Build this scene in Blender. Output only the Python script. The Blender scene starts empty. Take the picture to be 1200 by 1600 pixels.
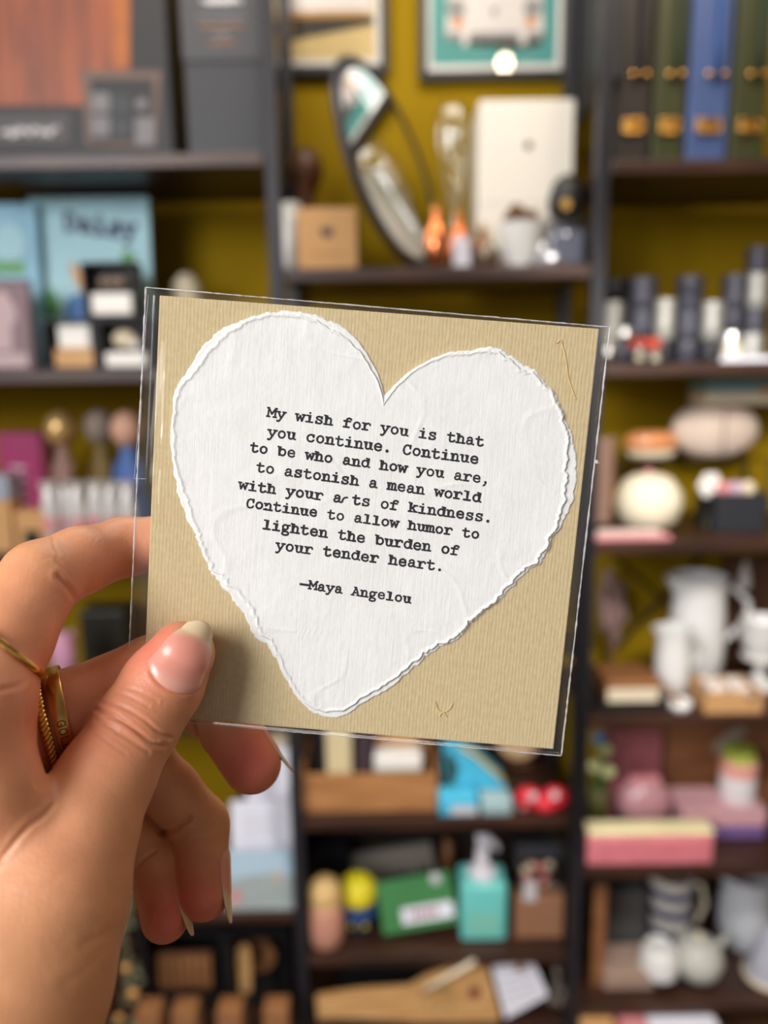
import bpy, bmesh, math, random
import numpy as np
from mathutils import Vector, Matrix, noise as mnoise

# ------------------------------------------------------------------ camera
SC = bpy.context.scene
COL = SC.collection
FPX, CX, CY = 1202.0, 600.0, 800.0
PITCH, ROLL = math.radians(10.6), 0.0136
CAM = Vector((0.0, 0.0, 1.5))
FWD = Vector((0, math.cos(PITCH), -math.sin(PITCH)))
_r0 = Vector((1, 0, 0)); _u0 = Vector((0, math.sin(PITCH), math.cos(PITCH)))
RGT = (_r0 - ROLL * _u0).normalized(); UPV = (_u0 + ROLL * _r0).normalized()
cd = bpy.data.cameras.new('camera'); cam = bpy.data.objects.new('camera', cd); COL.objects.link(cam)
cam.matrix_world = Matrix(((RGT.x, UPV.x, -FWD.x, CAM.x), (RGT.y, UPV.y, -FWD.y, CAM.y), (RGT.z, UPV.z, -FWD.z, CAM.z), (0, 0, 0, 1)))
cd.sensor_fit = 'VERTICAL'; cd.sensor_height = 34.6; cd.lens = 34.6 * FPX / 1600
cd.clip_start = 0.01; cd.clip_end = 50
cd.dof.use_dof = True; cd.dof.focus_distance = 0.199; cd.dof.aperture_fstop = cd.lens / 4.3
SC.camera = cam

# ------------------------------------------------------------------ world, lights, exposure
SC.view_settings.view_transform = 'Standard'; SC.view_settings.look = 'None'
SC.view_settings.gamma = 1; SC.view_settings.use_curve_mapping = False
SC.view_settings.exposure = 0.0
wd = bpy.data.worlds.new('world'); SC.world = wd; wd.use_nodes = True
wd.node_tree.nodes['Background'].inputs[0].default_value = (0.92, 0.95, 1.0, 1)
wd.node_tree.nodes['Background'].inputs[1].default_value = 0.32

def aim(o, target):
    o.rotation_euler = (Vector(target) - o.location).to_track_quat('-Z', 'Y').to_euler()
def area(name, loc, target, sx, sy, power, color):
    l = bpy.data.lights.new(name, 'AREA'); l.shape = 'RECTANGLE'; l.size = sx; l.size_y = sy; l.energy = power; l.color = color
    o = bpy.data.objects.new(name, l); COL.objects.link(o); o.location = loc; aim(o, target); return o
def spot(name, loc, target, power, color, angle=100, radius=0.04, blend=0.7):
    l = bpy.data.lights.new(name, 'SPOT'); l.energy = power; l.color = color; l.spot_size = math.radians(angle); l.spot_blend = blend; l.shadow_soft_size = radius
    o = bpy.data.objects.new(name, l); COL.objects.link(o); o.location = loc; aim(o, target); return o
area('window_daylight', (-1.35, -1.15, 2.50), (0, 0.5, 1.35), 1.2, 1.1, 63, (0.97, 0.98, 1.0))
area('shopfront_daylight', (-2.1, -2.0, 2.1), (0.2, 1.7, 0.8), 1.3, 1.2, 34, (0.97, 0.98, 1.0))
WARM = (1.0, 0.78, 0.50)
spot('shelf_fill_spot', (0.50, 0.42, 1.98), (0.62, 1.6, 0.55), 80, (1.0, 0.95, 0.90), 78, 0.10, 0.5)  # added fill that lifts the jugs and lower shelves, no real lamp
area('shelf_fill_panel', (0.15, 1.16, 2.74), (0.25, 1.55, 0.7), 1.6, 0.34, 17, (1.0, 0.95, 0.88))  # added overhead fill to brighten the shelves but not the hand
spot('ceiling_spot_left', (-0.55, 0.75, 2.66), (-0.45, 1.75, 1.75), 6, WARM)
spot('ceiling_spot_centre', (0.10, 0.75, 2.66), (0.10, 1.75, 1.85), 6.5, WARM)
spot('ceiling_spot_right', (0.80, 0.75, 2.66), (0.65, 1.7, 1.5), 7, WARM)

# ------------------------------------------------------------------ helpers
def lin(c):
    return tuple(((v / 255) / 12.92 if v / 255 <= 0.04045 else ((v / 255 + 0.055) / 1.055) ** 2.4) for v in c)
def ray(px, py):
    return FWD + RGT * ((px - CX) / FPX) - UPV * ((py - CY) / FPX)
def cam_pt(px, py, d):
    """a point at depth d (m along the view axis) seen at the photograph's pixel (px, py)"""
    return CAM + ray(px, py) * d
def W(px, py, Y):
    r = ray(px, py); return CAM + r * (Y / r.y)
def mm(px, py, Y):                                       # metres per photograph pixel at that place
    r = ray(px, py); return (Y / r.y) / FPX

MATS = {}
def mat(name, rgb, rough=0.6, metal=0.0, var=0.10, scale=40.0, bump=0.0, bscale=None, trans=0.0, ior=1.45, alpha=1.0, coat=0.0, sss=0.0, spec=0.5):
    """a principled material whose colour drifts a little with a noise texture"""
    if name in MATS: return MATS[name]
    m = bpy.data.materials.new(name); m.use_nodes = True; MATS[name] = m
    nt = m.node_tree; p = nt.nodes['Principled BSDF']
    c = lin(rgb)
    tc = nt.nodes.new('ShaderNodeTexCoord')
    nz = nt.nodes.new('ShaderNodeTexNoise'); nz.inputs['Scale'].default_value = scale; nz.inputs['Detail'].default_value = 3
    nt.links.new(tc.outputs['Object'], nz.inputs['Vector'])
    mx = nt.nodes.new('ShaderNodeMix'); mx.data_type = 'RGBA'
    mx.inputs['A'].default_value = tuple(min(1, v * (1 - var)) for v in c) + (1,)
    mx.inputs['B'].default_value = tuple(min(1, v * (1 + var)) for v in c) + (1,)
    nt.links.new(nz.outputs['Fac'], mx.inputs['Factor'])
    nt.links.new(mx.outputs['Result'], p.inputs['Base Color'])
    p.inputs['Roughness'].default_value = rough; p.inputs['Metallic'].default_value = metal
    p.inputs['Transmission Weight'].default_value = trans; p.inputs['IOR'].default_value = ior
    p.inputs['Alpha'].default_value = alpha; p.inputs['Coat Weight'].default_value = coat
    p.inputs['Specular IOR Level'].default_value = spec
    if bump:
        b = nt.nodes.new('ShaderNodeBump'); b.inputs['Strength'].default_value = bump; b.inputs['Distance'].default_value = 0.002
        n2 = nt.nodes.new('ShaderNodeTexNoise'); n2.inputs['Scale'].default_value = bscale or scale * 4
        nt.links.new(tc.outputs['Object'], n2.inputs['Vector'])
        nt.links.new(n2.outputs['Fac'], b.inputs['Height']); nt.links.new(b.outputs['Normal'], p.inputs['Normal'])
    return m
def wood(name, rgb, rgb2, rough=0.5, scale=6.0, axis='X'):
    if name in MATS: return MATS[name]
    m = bpy.data.materials.new(name); m.use_nodes = True; MATS[name] = m
    nt = m.node_tree; p = nt.nodes['Principled BSDF']
    tc = nt.nodes.new('ShaderNodeTexCoord'); mp = nt.nodes.new('ShaderNodeMapping')
    mp.inputs['Scale'].default_value = {'X': (1, 9, 9), 'Y': (9, 1, 9), 'Z': (9, 9, 1)}[axis]
    nz = nt.nodes.new('ShaderNodeTexNoise'); nz.inputs['Scale'].default_value = scale; nz.inputs['Detail'].default_value = 6; nz.inputs['Distortion'].default_value = 0.6
    cr = nt.nodes.new('ShaderNodeValToRGB'); cr.color_ramp.elements[0].position = 0.35; cr.color_ramp.elements[1].position = 0.68
    cr.color_ramp.elements[0].color = lin(rgb) + (1,); cr.color_ramp.elements[1].color = lin(rgb2) + (1,)
    nt.links.new(tc.outputs['Object'], mp.inputs['Vector']); nt.links.new(mp.outputs['Vector'], nz.inputs['Vector'])
    nt.links.new(nz.outputs['Fac'], cr.inputs['Fac']); nt.links.new(cr.outputs['Color'], p.inputs['Base Color'])
    p.inputs['Roughness'].default_value = rough
    return m
def film(name, tint=(1, 1, 1), gloss=0.05, edge=0.5, rough=0.08, haze=0.0):
    """thin clear plastic or glass skin: mostly straight-through, with a fresnel sheen"""
    if name in MATS: return MATS[name]
    m = bpy.data.materials.new(name); m.use_nodes = True; MATS[name] = m
    nt = m.node_tree; nt.nodes.clear()
    out = nt.nodes.new('ShaderNodeOutputMaterial'); tr = nt.nodes.new('ShaderNodeBsdfTransparent'); gl = nt.nodes.new('ShaderNodeBsdfGlossy')
    tr.inputs['Color'].default_value = tuple(tint) + (1,); gl.inputs['Roughness'].default_value = rough
    lw = nt.nodes.new('ShaderNodeLayerWeight'); lw.inputs['Blend'].default_value = 0.5
    pw = nt.nodes.new('ShaderNodeMath'); pw.operation = 'POWER'; pw.inputs[1].default_value = 3.5
    ma = nt.nodes.new('ShaderNodeMath'); ma.operation = 'MULTIPLY_ADD'; ma.inputs[1].default_value = edge; ma.inputs[2].default_value = gloss
    nt.links.new(lw.outputs['Facing'], pw.inputs[0]); nt.links.new(pw.outputs[0], ma.inputs[0])
    mx = nt.nodes.new('ShaderNodeMixShader')
    nt.links.new(ma.outputs[0], mx.inputs[0]); nt.links.new(tr.outputs[0], mx.inputs[1]); nt.links.new(gl.outputs[0], mx.inputs[2])
    last = mx
    if haze:
        df = nt.nodes.new('ShaderNodeBsdfDiffuse'); df.inputs['Color'].default_value = (0.9, 0.9, 0.92, 1)
        m2 = nt.nodes.new('ShaderNodeMixShader'); m2.inputs[0].default_value = haze
        nt.links.new(mx.outputs[0], m2.inputs[1]); nt.links.new(df.outputs[0], m2.inputs[2]); last = m2
    nt.links.new(last.outputs[0], out.inputs['Surface'])
    return m

# ---- object bookkeeping
def tag(o, label=None, cat=None, group=None, kind=None):
    if label: o['label'] = label
    if cat: o['category'] = cat
    if group: o['group'] = group
    if kind: o['kind'] = kind
    return o
def link_mesh(name, me, m=None, parent=None, smooth=False):
    o = bpy.data.objects.new(name, me); COL.objects.link(o)
    if m is not None: me.materials.append(m)
    if smooth:
        me.polygons.foreach_set('use_smooth', [True] * len(me.polygons)); me.update()
    if parent is not None: o.parent = parent
    return o
def thing(name, label, cat, loc=(0, 0, 0), rot=(0, 0, 0), group=None):
    o = bpy.data.objects.new(name, None); COL.objects.link(o); o.empty_display_size = 0.02
    o.location = loc; o.rotation_euler = rot
    return tag(o, label, cat, group)
def place(o, loc, rot=(0, 0, 0)):
    o.location = loc; o.rotation_euler = rot; return o

class MB:
    """collects shapes, then links them as ONE mesh object"""
    def __init__(s): s.bm = bmesh.new()
    def _xf(s, vs, M):
        if M is not None: bmesh.ops.transform(s.bm, matrix=M, verts=vs)
    def box(s, x0, x1, y0, y1, z0, z1, bev=0.0, M=None, seg=2):
        r = bmesh.ops.create_cube(s.bm, size=1.0); vs = r['verts']
        bmesh.ops.scale(s.bm, vec=(x1 - x0, y1 - y0, z1 - z0), verts=vs)
        bmesh.ops.translate(s.bm, vec=((x0 + x1) / 2, (y0 + y1) / 2, (z0 + z1) / 2), verts=vs)
        if bev:
            es = list({e for v in vs for e in v.link_edges})
            rr = bmesh.ops.bevel(s.bm, geom=es, offset=bev, segments=seg, affect='EDGES', profile=0.5)
            vs = list({v for f in rr['faces'] for v in f.verts} | {v for v in vs if v.is_valid})
        s._xf(vs, M); return s
    def lathe(s, prof, n=32, M=None, wob=0.0):
        rings = []; new = []
        for (r, z) in prof:
            if r < 1e-6:
                v = s.bm.verts.new((0, 0, z)); rings.append([v]); new.append(v)
            else:
                rg = [s.bm.verts.new((r * math.cos(2 * math.pi * k / n), r * math.sin(2 * math.pi * k / n), z)) for k in range(n)]
                rings.append(rg); new += rg
        for a, b in zip(rings, rings[1:]):
            for k in range(n):
                k2 = (k + 1) % n
                if len(a) == 1 and len(b) == 1: continue
                if len(a) == 1: s.bm.faces.new((a[0], b[k2], b[k]))
                elif len(b) == 1: s.bm.faces.new((a[k], a[k2], b[0]))
                else: s.bm.faces.new((a[k], a[k2], b[k2], b[k]))
        s._xf(new, M); return s
    def tube(s, pts, r, n=10, closed=False, M=None, flat=None):
        pts = [Vector(p) for p in pts]; N = len(pts)
        rad = r if hasattr(r, '__len__') else [r] * N
        rings = []; new = []; up = None
        for i, p in enumerate(pts):
            if closed: t = pts[(i + 1) % N] - pts[i - 1]
            else: t = pts[min(i + 1, N - 1)] - pts[max(i - 1, 0)]
            t = t.normalized() if t.length > 1e-9 else Vector((0, 0, 1))
            if up is None: up = Vector((0, 0, 1)) if abs(t.z) < 0.9 else Vector((1, 0, 0))
            a = t.cross(up).normalized() if t.cross(up).length > 1e-6 else t.orthogonal().normalized()
            b = a.cross(t).normalized(); up = b
            fa, fb = flat or (1, 1)
            rg = [s.bm.verts.new(p + a * rad[i] * fa * math.cos(2 * math.pi * k / n) + b * rad[i] * fb * math.sin(2 * math.pi * k / n)) for k in range(n)]
            rings.append(rg); new += rg
        M_ = N if closed else N - 1
        for i in range(M_):
            a, b = rings[i], rings[(i + 1) % N]
            for k in range(n): s.bm.faces.new((a[k], a[(k + 1) % n], b[(k + 1) % n], b[k]))
        if not closed:
            s.bm.faces.new(rings[0][::-1]); s.bm.faces.new(rings[-1])
        s._xf(new, M); return s
    def prism(s, pts, y0, y1, M=None):
        """outline in x,z extruded from y0 (front) to y1"""
        a = [s.bm.verts.new((x, y0, z)) for x, z in pts]; b = [s.bm.verts.new((x, y1, z)) for x, z in pts]
        s.bm.faces.new(a); s.bm.faces.new(b[::-1]); n = len(pts)
        for k in range(n): s.bm.faces.new((a[k], b[k], b[(k + 1) % n], a[(k + 1) % n]))
        s._xf(a + b, M); return s
    def ball(s, c, r, M=None, seg=20, rings=12, sc=(1, 1, 1)):
        res = bmesh.ops.create_uvsphere(s.bm, u_segments=seg, v_segments=rings, radius=r); vs = res['verts']
        bmesh.ops.scale(s.bm, vec=sc, verts=vs); bmesh.ops.translate(s.bm, vec=c, verts=vs)
        s._xf(vs, M); return s
    def build(s, name, m, parent=None, smooth=False, loc=None, rot=None, ang=None):
        bmesh.ops.recalc_face_normals(s.bm, faces=s.bm.faces)
        me = bpy.data.meshes.new(name); s.bm.to_mesh(me); s.bm.free()
        o = link_mesh(name, me, m, parent, smooth)
        if smooth and ang is not None:
            me.set_sharp_from_angle(angle=math.radians(ang))
        if loc is not None: o.location = loc
        if rot is not None: o.rotation_euler = rot
        return o
def Tm(x, y, z): return Matrix.Translation((x, y, z))
def Rm(a, ax): return Matrix.Rotation(a, 4, ax)
def copy_tree(o, parent=None):
    c = o.copy(); COL.objects.link(c)
    if parent is not None: c.parent = parent
    for ch in list(o.children): copy_tree(ch, c)
    return c
def disc(cx, cz, rx, rz=None, n=24, rot=0):
    rz = rz or rx
    return [(cx + rx * math.cos(2 * math.pi * k / n) * math.cos(rot) - rz * math.sin(2 * math.pi * k / n) * math.sin(rot),
             cz + rx * math.cos(2 * math.pi * k / n) * math.sin(rot) + rz * math.sin(2 * math.pi * k / n) * math.cos(rot)) for k in range(n)]
# ------------------------------------------------------------------ lettering (typewriter strokes in a 1-wide cell)
def catmull(P, n=6):
    P = [np.array(p, float) for p in P]; Q = [2 * P[0] - P[1]] + P + [2 * P[-1] - P[-2]]; out = []
    for i in range(1, len(Q) - 2):
        a, b, c, d = Q[i - 1], Q[i], Q[i + 1], Q[i + 2]
        for k in range(n):
            t = k / n
            out.append(0.5 * (2 * b + (c - a) * t + (2 * a - 5 * b + 4 * c - d) * t * t + (3 * b - a - 3 * c + d) * t ** 3))
    out.append(P[-1]); return [tuple(p) for p in out]
def L(*p): return list(p)
def S(*p): return catmull(p)
def E(cx, cy, rx, ry, n=28): return [(cx + rx * math.cos(2 * math.pi * k / n), cy + ry * math.sin(2 * math.pi * k / n)) for k in range(n + 1)]
GL = {
 'o': [E(.5, .44, .32, .34)],
 'a': [S((.22, .62), (.34, .76), (.52, .78), (.66, .68), (.69, .5)), L((.69, .5), (.69, .12), (.9, .1)), S((.69, .46), (.45, .47), (.24, .4), (.17, .26), (.26, .11), (.46, .1), (.69, .26))],
 'c': [S((.79, .58), (.68, .76), (.48, .79), (.24, .66), (.17, .44), (.26, .19), (.5, .09), (.7, .13), (.83, .26)), L((.8, .78), (.8, .57))],
 'e': [L((.19, .45), (.81, .45)), S((.81, .45), (.75, .67), (.5, .79), (.25, .67), (.18, .44), (.26, .2), (.5, .09), (.7, .12), (.82, .23))],
 'n': [L((.07, .76), (.27, .76), (.27, .1)), L((.06, .1), (.44, .1)), S((.27, .58), (.42, .74), (.58, .78), (.72, .68), (.75, .5)), L((.75, .5), (.75, .1)), L((.6, .1), (.94, .1))],
 'h': [L((.05, 1), (.25, 1), (.25, .1)), L((.06, .1), (.42, .1)), S((.25, .58), (.42, .74), (.58, .78), (.72, .68), (.75, .5)), L((.75, .5), (.75, .1)), L((.6, .1), (.94, .1))],
 'm': [L((0, .76), (.16, .76), (.16, .1)), S((.16, .6), (.27, .74), (.37, .77), (.47, .7), (.5, .55)), L((.5, .55), (.5, .1)), S((.5, .6), (.61, .74), (.71, .77), (.81, .7), (.84, .55)), L((.84, .55), (.84, .1)), L((.02, .1), (.28, .1)), L((.44, .1), (.6, .1)), L((.78, .1), (1, .1))],
 'i': [L((.2, .76), (.5, .76), (.5, .1)), L((.16, .1), (.84, .1)), ('dot', .49, 1.04, .12)],
 'l': [L((.2, 1), (.5, 1), (.5, .1)), L((.16, .1), (.84, .1))],
 'r': [L((.1, .76), (.34, .76), (.34, .1)), L((.1, .1), (.66, .1)), S((.34, .5), (.48, .68), (.66, .78), (.82, .73), (.88, .62))],
 '~': [S((.02, .12), (.06, .36), (.22, .58), (.5, .66))],
 's': [S((.76, .6), (.68, .75), (.48, .79), (.27, .72), (.25, .57), (.42, .48), (.62, .42), (.79, .31), (.75, .15), (.52, .08), (.29, .12), (.22, .28)), L((.77, .79), (.77, .6)), L((.21, .28), (.21, .08))],
 't': [L((.36, 1), (.36, .3)), S((.36, .3), (.4, .14), (.54, .08), (.74, .12), (.87, .23)), L((.11, .74), (.77, .74))],
 'u': [L((.06, .76), (.25, .76), (.25, .32)), S((.25, .34), (.3, .16), (.45, .09), (.62, .15), (.74, .3)), L((.57, .76), (.74, .76), (.74, .1), (.94, .1))],
 'w': [L((.1, .76), (.28, .1)), L((.28, .1), (.5, .64)), L((.5, .64), (.72, .1)), L((.72, .1), (.9, .76)), L((0, .76), (.27, .76)), L((.73, .76), (1, .76))],
 'y': [L((.16, .76), (.5, .12)), S((.84, .76), (.5, .08), (.38, -.14), (.26, -.23), (.13, -.22)), L((.04, .76), (.34, .76)), L((.66, .76), (.96, .76)), ('dot', .15, -.2, .12)],
 'f': [L((.38, .1), (.38, .76)), S((.38, .74), (.43, .94), (.58, 1.03), (.76, 1), (.85, .92)), L((.12, .72), (.76, .72)), L((.14, .1), (.7, .1))],
 'b': [L((.02, 1), (.22, 1), (.22, .1)), E(.54, .44, .31, .34)],
 'd': [L((.56, 1), (.77, 1), (.77, .1), (.96, .1)), E(.46, .44, .31, .34)],
 'k': [L((.04, 1), (.24, 1), (.24, .1)), L((.06, .1), (.42, .1)), L((.76, .76), (.26, .36)), L((.44, .5), (.78, .1)), L((.58, .76), (.92, .76)), L((.62, .1), (.95, .1))],
 'g': [E(.44, .53, .26, .25), S((.28, .34), (.2, .2), (.34, .1), (.62, .07), (.82, -.04), (.74, -.24), (.46, -.29), (.2, -.22), (.2, -.06), (.34, .08)), L((.62, .72), (.9, .77))],
 'M': [L((.13, .1), (.13, 1)), L((.13, 1), (.5, .40)), L((.5, .40), (.87, 1)), L((.87, 1), (.87, .1)), L((0, .1), (.3, .1)), L((.7, .1), (1, .1)), L((0, 1), (.16, 1)), L((.84, 1), (1, 1))],
 'C': [S((.82, .72), (.74, .93), (.52, 1.02), (.28, .9), (.17, .56), (.26, .2), (.5, .08), (.72, .14), (.85, .3)), L((.82, 1.03), (.82, .7))],
 'A': [L((.16, .1), (.5, 1)), L((.5, 1), (.84, .1)), L((.28, .38), (.72, .38)), L((.02, .1), (.32, .1)), L((.68, .1), (.98, .1)), L((.3, 1), (.52, 1))],
 'G': [S((.82, .72), (.74, .93), (.52, 1.02), (.28, .9), (.17, .56), (.26, .2), (.5, .08), (.72, .14), (.82, .3)), L((.82, .3), (.82, .5), (.52, .5))],
 'O': [E(.5, .55, .34, .47)],
 'L': [L((.2, 1), (.2, .1), (.85, .1))],
 'D': [L((.2, 1), (.2, .1)), S((.2, 1), (.55, .98), (.82, .75), (.84, .5), (.76, .24), (.52, .11), (.2, .1))],
 '.': [('dot', .47, .15, .165)],
 ',': [('dot', .47, .18, .15), L((.52, .14), (.44, -.08), (.3, -.2))],
 '-': [L((0, .53), (.92, .53)), L((0, .45), (.92, .45))],
}
def stroke_mesh(bm, pts, r, fn, jit=0.0, rng=None):
    """flat ribbon with round ends along pts; fn maps the 2D pen plane to 3D"""
    n = len(pts); Lf, Rt = [], []
    for i, (x, y) in enumerate(pts):
        a = pts[max(i - 1, 0)]; b = pts[min(i + 1, n - 1)]
        tx, ty = b[0] - a[0], b[1] - a[1]; l = math.hypot(tx, ty) or 1
        nx, ny = -ty / l, tx / l; rr = r * (1 + (rng.uniform(-jit, jit) if rng else 0))
        if 0 < i < n - 1:                                 # mitre
            d1 = (x - a[0], y - a[1]); l1 = math.hypot(*d1) or 1
            c = abs((-d1[1] / l1) * nx + (d1[0] / l1) * ny); rr /= max(c, .55)
        Lf.append(bm.verts.new(fn(x + nx * rr, y + ny * rr))); Rt.append(bm.verts.new(fn(x - nx * rr, y - ny * rr)))
    for i in range(n - 1):
        bm.faces.new((Lf[i], Rt[i], Rt[i + 1], Lf[i + 1]))
    for (x, y) in (pts[0], pts[-1]): dot_mesh(bm, x, y, r, fn)
def dot_mesh(bm, x, y, r, fn, n=12):
    bm.faces.new([bm.verts.new(fn(x + r * math.cos(2 * math.pi * k / n), y + r * math.sin(2 * math.pi * k / n))) for k in range(n)])
def glyph(bm, ch, r, fn, jit=0, rng=None):
    for st in GL.get(ch, []):
        if st[0] == 'dot': dot_mesh(bm, st[1], st[2], st[3] * r / .1, fn)
        else: stroke_mesh(bm, st, r, fn, jit, rng)

# ------------------------------------------------------------------ the card: a rectangle solved from its four corners
def cs(px, py): return np.array([(px - CX) / FPX, (py - CY) / FPX, 1.0])
CORN = [(248, 460), (935, 515), (866, 1172), (224, 1117)]
_A = np.array([cs(*CORN[0]), -cs(*CORN[1]), cs(*CORN[2]), -cs(*CORN[3])]).T
_d = np.linalg.svd(_A)[2][-1]; _d = _d / _d.mean() * 0.2
def c2w(v): return CAM + RGT * float(v[0]) - UPV * float(v[1]) + FWD * float(v[2])
_P = [c2w(cs(*c) * d) for c, d in zip(CORN, _d)]
CARD_C = (_P[0] + _P[1] + _P[2] + _P[3]) / 4
_U = ((_P[1] - _P[0]) + (_P[2] - _P[3])) / 2; _V = ((_P[0] - _P[3]) + (_P[1] - _P[2])) / 2
CW, CH = _U.length, _V.length
_u, _v = _U.normalized(), _V.normalized()
_b = (_u + _v).normalized(); _c = (_u - _v).normalized()
AX_U = (_b + _c).normalized(); AX_V = (_b - _c).normalized(); AX_N = AX_U.cross(AX_V)      # normal faces the viewer
print('card', CW, CH, 'skew', math.degrees(math.acos(_u.dot(_v))), 'depths', _d)
CARD_M = Matrix(((AX_U.x, AX_V.x, AX_N.x, CARD_C.x), (AX_U.y, AX_V.y, AX_N.y, CARD_C.y), (AX_U.z, AX_V.z, AX_N.z, CARD_C.z), (0, 0, 0, 1)))
def uv(px, py, h=0.0):
    """photograph pixel -> card-plane coordinates at height h in front of the card"""
    r = ray(px, py); o = CARD_C + AX_N * h
    t = (o - CAM).dot(AX_N) / r.dot(AX_N); q = CAM + r * t - CARD_C
    return (q.dot(AX_U), q.dot(AX_V))
PXM = 0.2 / FPX

def card_material():
    m = bpy.data.materials.new('laid_kraft_card'); m.use_nodes = True; nt = m.node_tree; p = nt.nodes['Principled BSDF']
    tc = nt.nodes.new('ShaderNodeTexCoord'); sp = nt.nodes.new('ShaderNodeMapping'); sp.inputs['Scale'].default_value = (1, .30, 1)
    nt.links.new(tc.outputs['Object'], sp.inputs['Vector'])
    rib = nt.nodes.new('ShaderNodeTexNoise'); rib.inputs['Scale'].default_value = 1250; rib.inputs['Detail'].default_value = 1
    nt.links.new(sp.outputs['Vector'], rib.inputs['Vector'])
    wv = nt.nodes.new('ShaderNodeTexWave'); wv.inputs['Scale'].default_value = 340; wv.inputs['Distortion'].default_value = 3.0; wv.inputs['Detail'].default_value = 2; wv.inputs['Detail Scale'].default_value = 1.5
    sp2 = nt.nodes.new('ShaderNodeMapping'); sp2.inputs['Scale'].default_value = (1, .35, 1)
    nt.links.new(tc.outputs['Object'], sp2.inputs['Vector']); nt.links.new(sp2.outputs['Vector'], wv.inputs['Vector'])
    fine = nt.nodes.new('ShaderNodeTexNoise'); fine.inputs['Scale'].default_value = 900; nt.links.new(tc.outputs['Object'], fine.inputs['Vector'])
    a = nt.nodes.new('ShaderNodeMath'); a.operation = 'MULTIPLY_ADD'; a.inputs[1].default_value = .45; nt.links.new(wv.outputs['Fac'], a.inputs[0]); nt.links.new(rib.outputs['Fac'], a.inputs[2])
    b2 = nt.nodes.new('ShaderNodeMath'); b2.operation = 'MULTIPLY_ADD'; b2.inputs[1].default_value = .7; nt.links.new(fine.outputs['Fac'], b2.inputs[0]); nt.links.new(a.outputs[0], b2.inputs[2])
    bp = nt.nodes.new('ShaderNodeBump'); bp.inputs['Strength'].default_value = .55; bp.inputs['Distance'].default_value = .00016
    nt.links.new(b2.outputs[0], bp.inputs['Height']); nt.links.new(bp.outputs['Normal'], p.inputs['Normal'])
    nz = nt.nodes.new('ShaderNodeTexNoise'); nz.inputs['Scale'].default_value = 600; nz.inputs['Detail'].default_value = 5; nt.links.new(tc.outputs['Object'], nz.inputs['Vector'])
    cr = nt.nodes.new('ShaderNodeValToRGB'); cr.color_ramp.elements[0].color = lin((195, 173, 131)) + (1,); cr.color_ramp.elements[1].color = lin((204, 184, 143)) + (1,)
    cr.color_ramp.elements[0].position = .3; cr.color_ramp.elements[1].position = .7
    nt.links.new(nz.outputs['Fac'], cr.inputs['Fac']); nt.links.new(cr.outputs['Color'], p.inputs['Base Color']); p.inputs['Roughness'].default_value = .85
    p.inputs['Specular IOR Level'].default_value = .2
    return m
def heart_material():
    m = bpy.data.materials.new('handmade_cotton_paper'); m.use_nodes = True; nt = m.node_tree; p = nt.nodes['Principled BSDF']
    tc = nt.nodes.new('ShaderNodeTexCoord'); sp = nt.nodes.new('ShaderNodeMapping'); sp.inputs['Scale'].default_value = (1, .06, 1)
    sp.inputs['Rotation'].default_value = (0, 0, math.radians(-3))
    nt.links.new(tc.outputs['Object'], sp.inputs['Vector'])
    rib = nt.nodes.new('ShaderNodeTexNoise'); rib.inputs['Scale'].default_value = 1900; rib.inputs['Detail'].default_value = 1; nt.links.new(sp.outputs['Vector'], rib.inputs['Vector'])
    fine = nt.nodes.new('ShaderNodeTexNoise'); fine.inputs['Scale'].default_value = 700; fine.inputs['Detail'].default_value = 5; nt.links.new(tc.outputs['Object'], fine.inputs['Vector'])
    big = nt.nodes.new('ShaderNodeTexNoise'); big.inputs['Scale'].default_value = 120; big.inputs['Detail'].default_value = 4; big.inputs['Distortion'].default_value = .8; nt.links.new(tc.outputs['Object'], big.inputs['Vector'])
    a = nt.nodes.new('ShaderNodeMath'); a.operation = 'MULTIPLY_ADD'; a.inputs[1].default_value = .8; nt.links.new(rib.outputs['Fac'], a.inputs[0]); nt.links.new(fine.outputs['Fac'], a.inputs[2])
    b = nt.nodes.new('ShaderNodeMath'); b.operation = 'MULTIPLY_ADD'; b.inputs[1].default_value = 2.2; nt.links.new(big.outputs['Fac'], b.inputs[0]); nt.links.new(a.outputs[0], b.inputs[2])
    bp = nt.nodes.new('ShaderNodeBump'); bp.inputs['Strength'].default_value = .5; bp.inputs['Distance'].default_value = .00017
    nt.links.new(b.outputs[0], bp.inputs['Height']); nt.links.new(bp.outputs['Normal'], p.inputs['Normal'])
    cr = nt.nodes.new('ShaderNodeValToRGB'); cr.color_ramp.elements[0].color = lin((226, 224, 220)) + (1,); cr.color_ramp.elements[1].color = lin((236, 235, 233)) + (1,)
    nt.links.new(big.outputs['Fac'], cr.inputs['Fac']); nt.links.new(cr.outputs['Color'], p.inputs['Base Color']); p.inputs['Roughness'].default_value = .95
    p.inputs['Specular IOR Level'].default_value = .1
    return m

card = thing('greeting_card', 'tan kraft greeting card with a white handmade paper heart and typed quotation', 'card')
card.matrix_world = CARD_M
# two leaves of the folded card with a soft edge
TH = 0.0011
mb = MB(); mb.box(-CW / 2, CW / 2, -CH / 2, CH / 2, -TH / 2, 0, bev=.00022); mb.box(-CW / 2 + .0002, CW / 2 - .0002, -CH / 2 + .0002, CH / 2 - .0002, -TH, -TH / 2 - .00005, bev=.0002)
mb.build('backing_card', card_material(), card)
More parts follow.
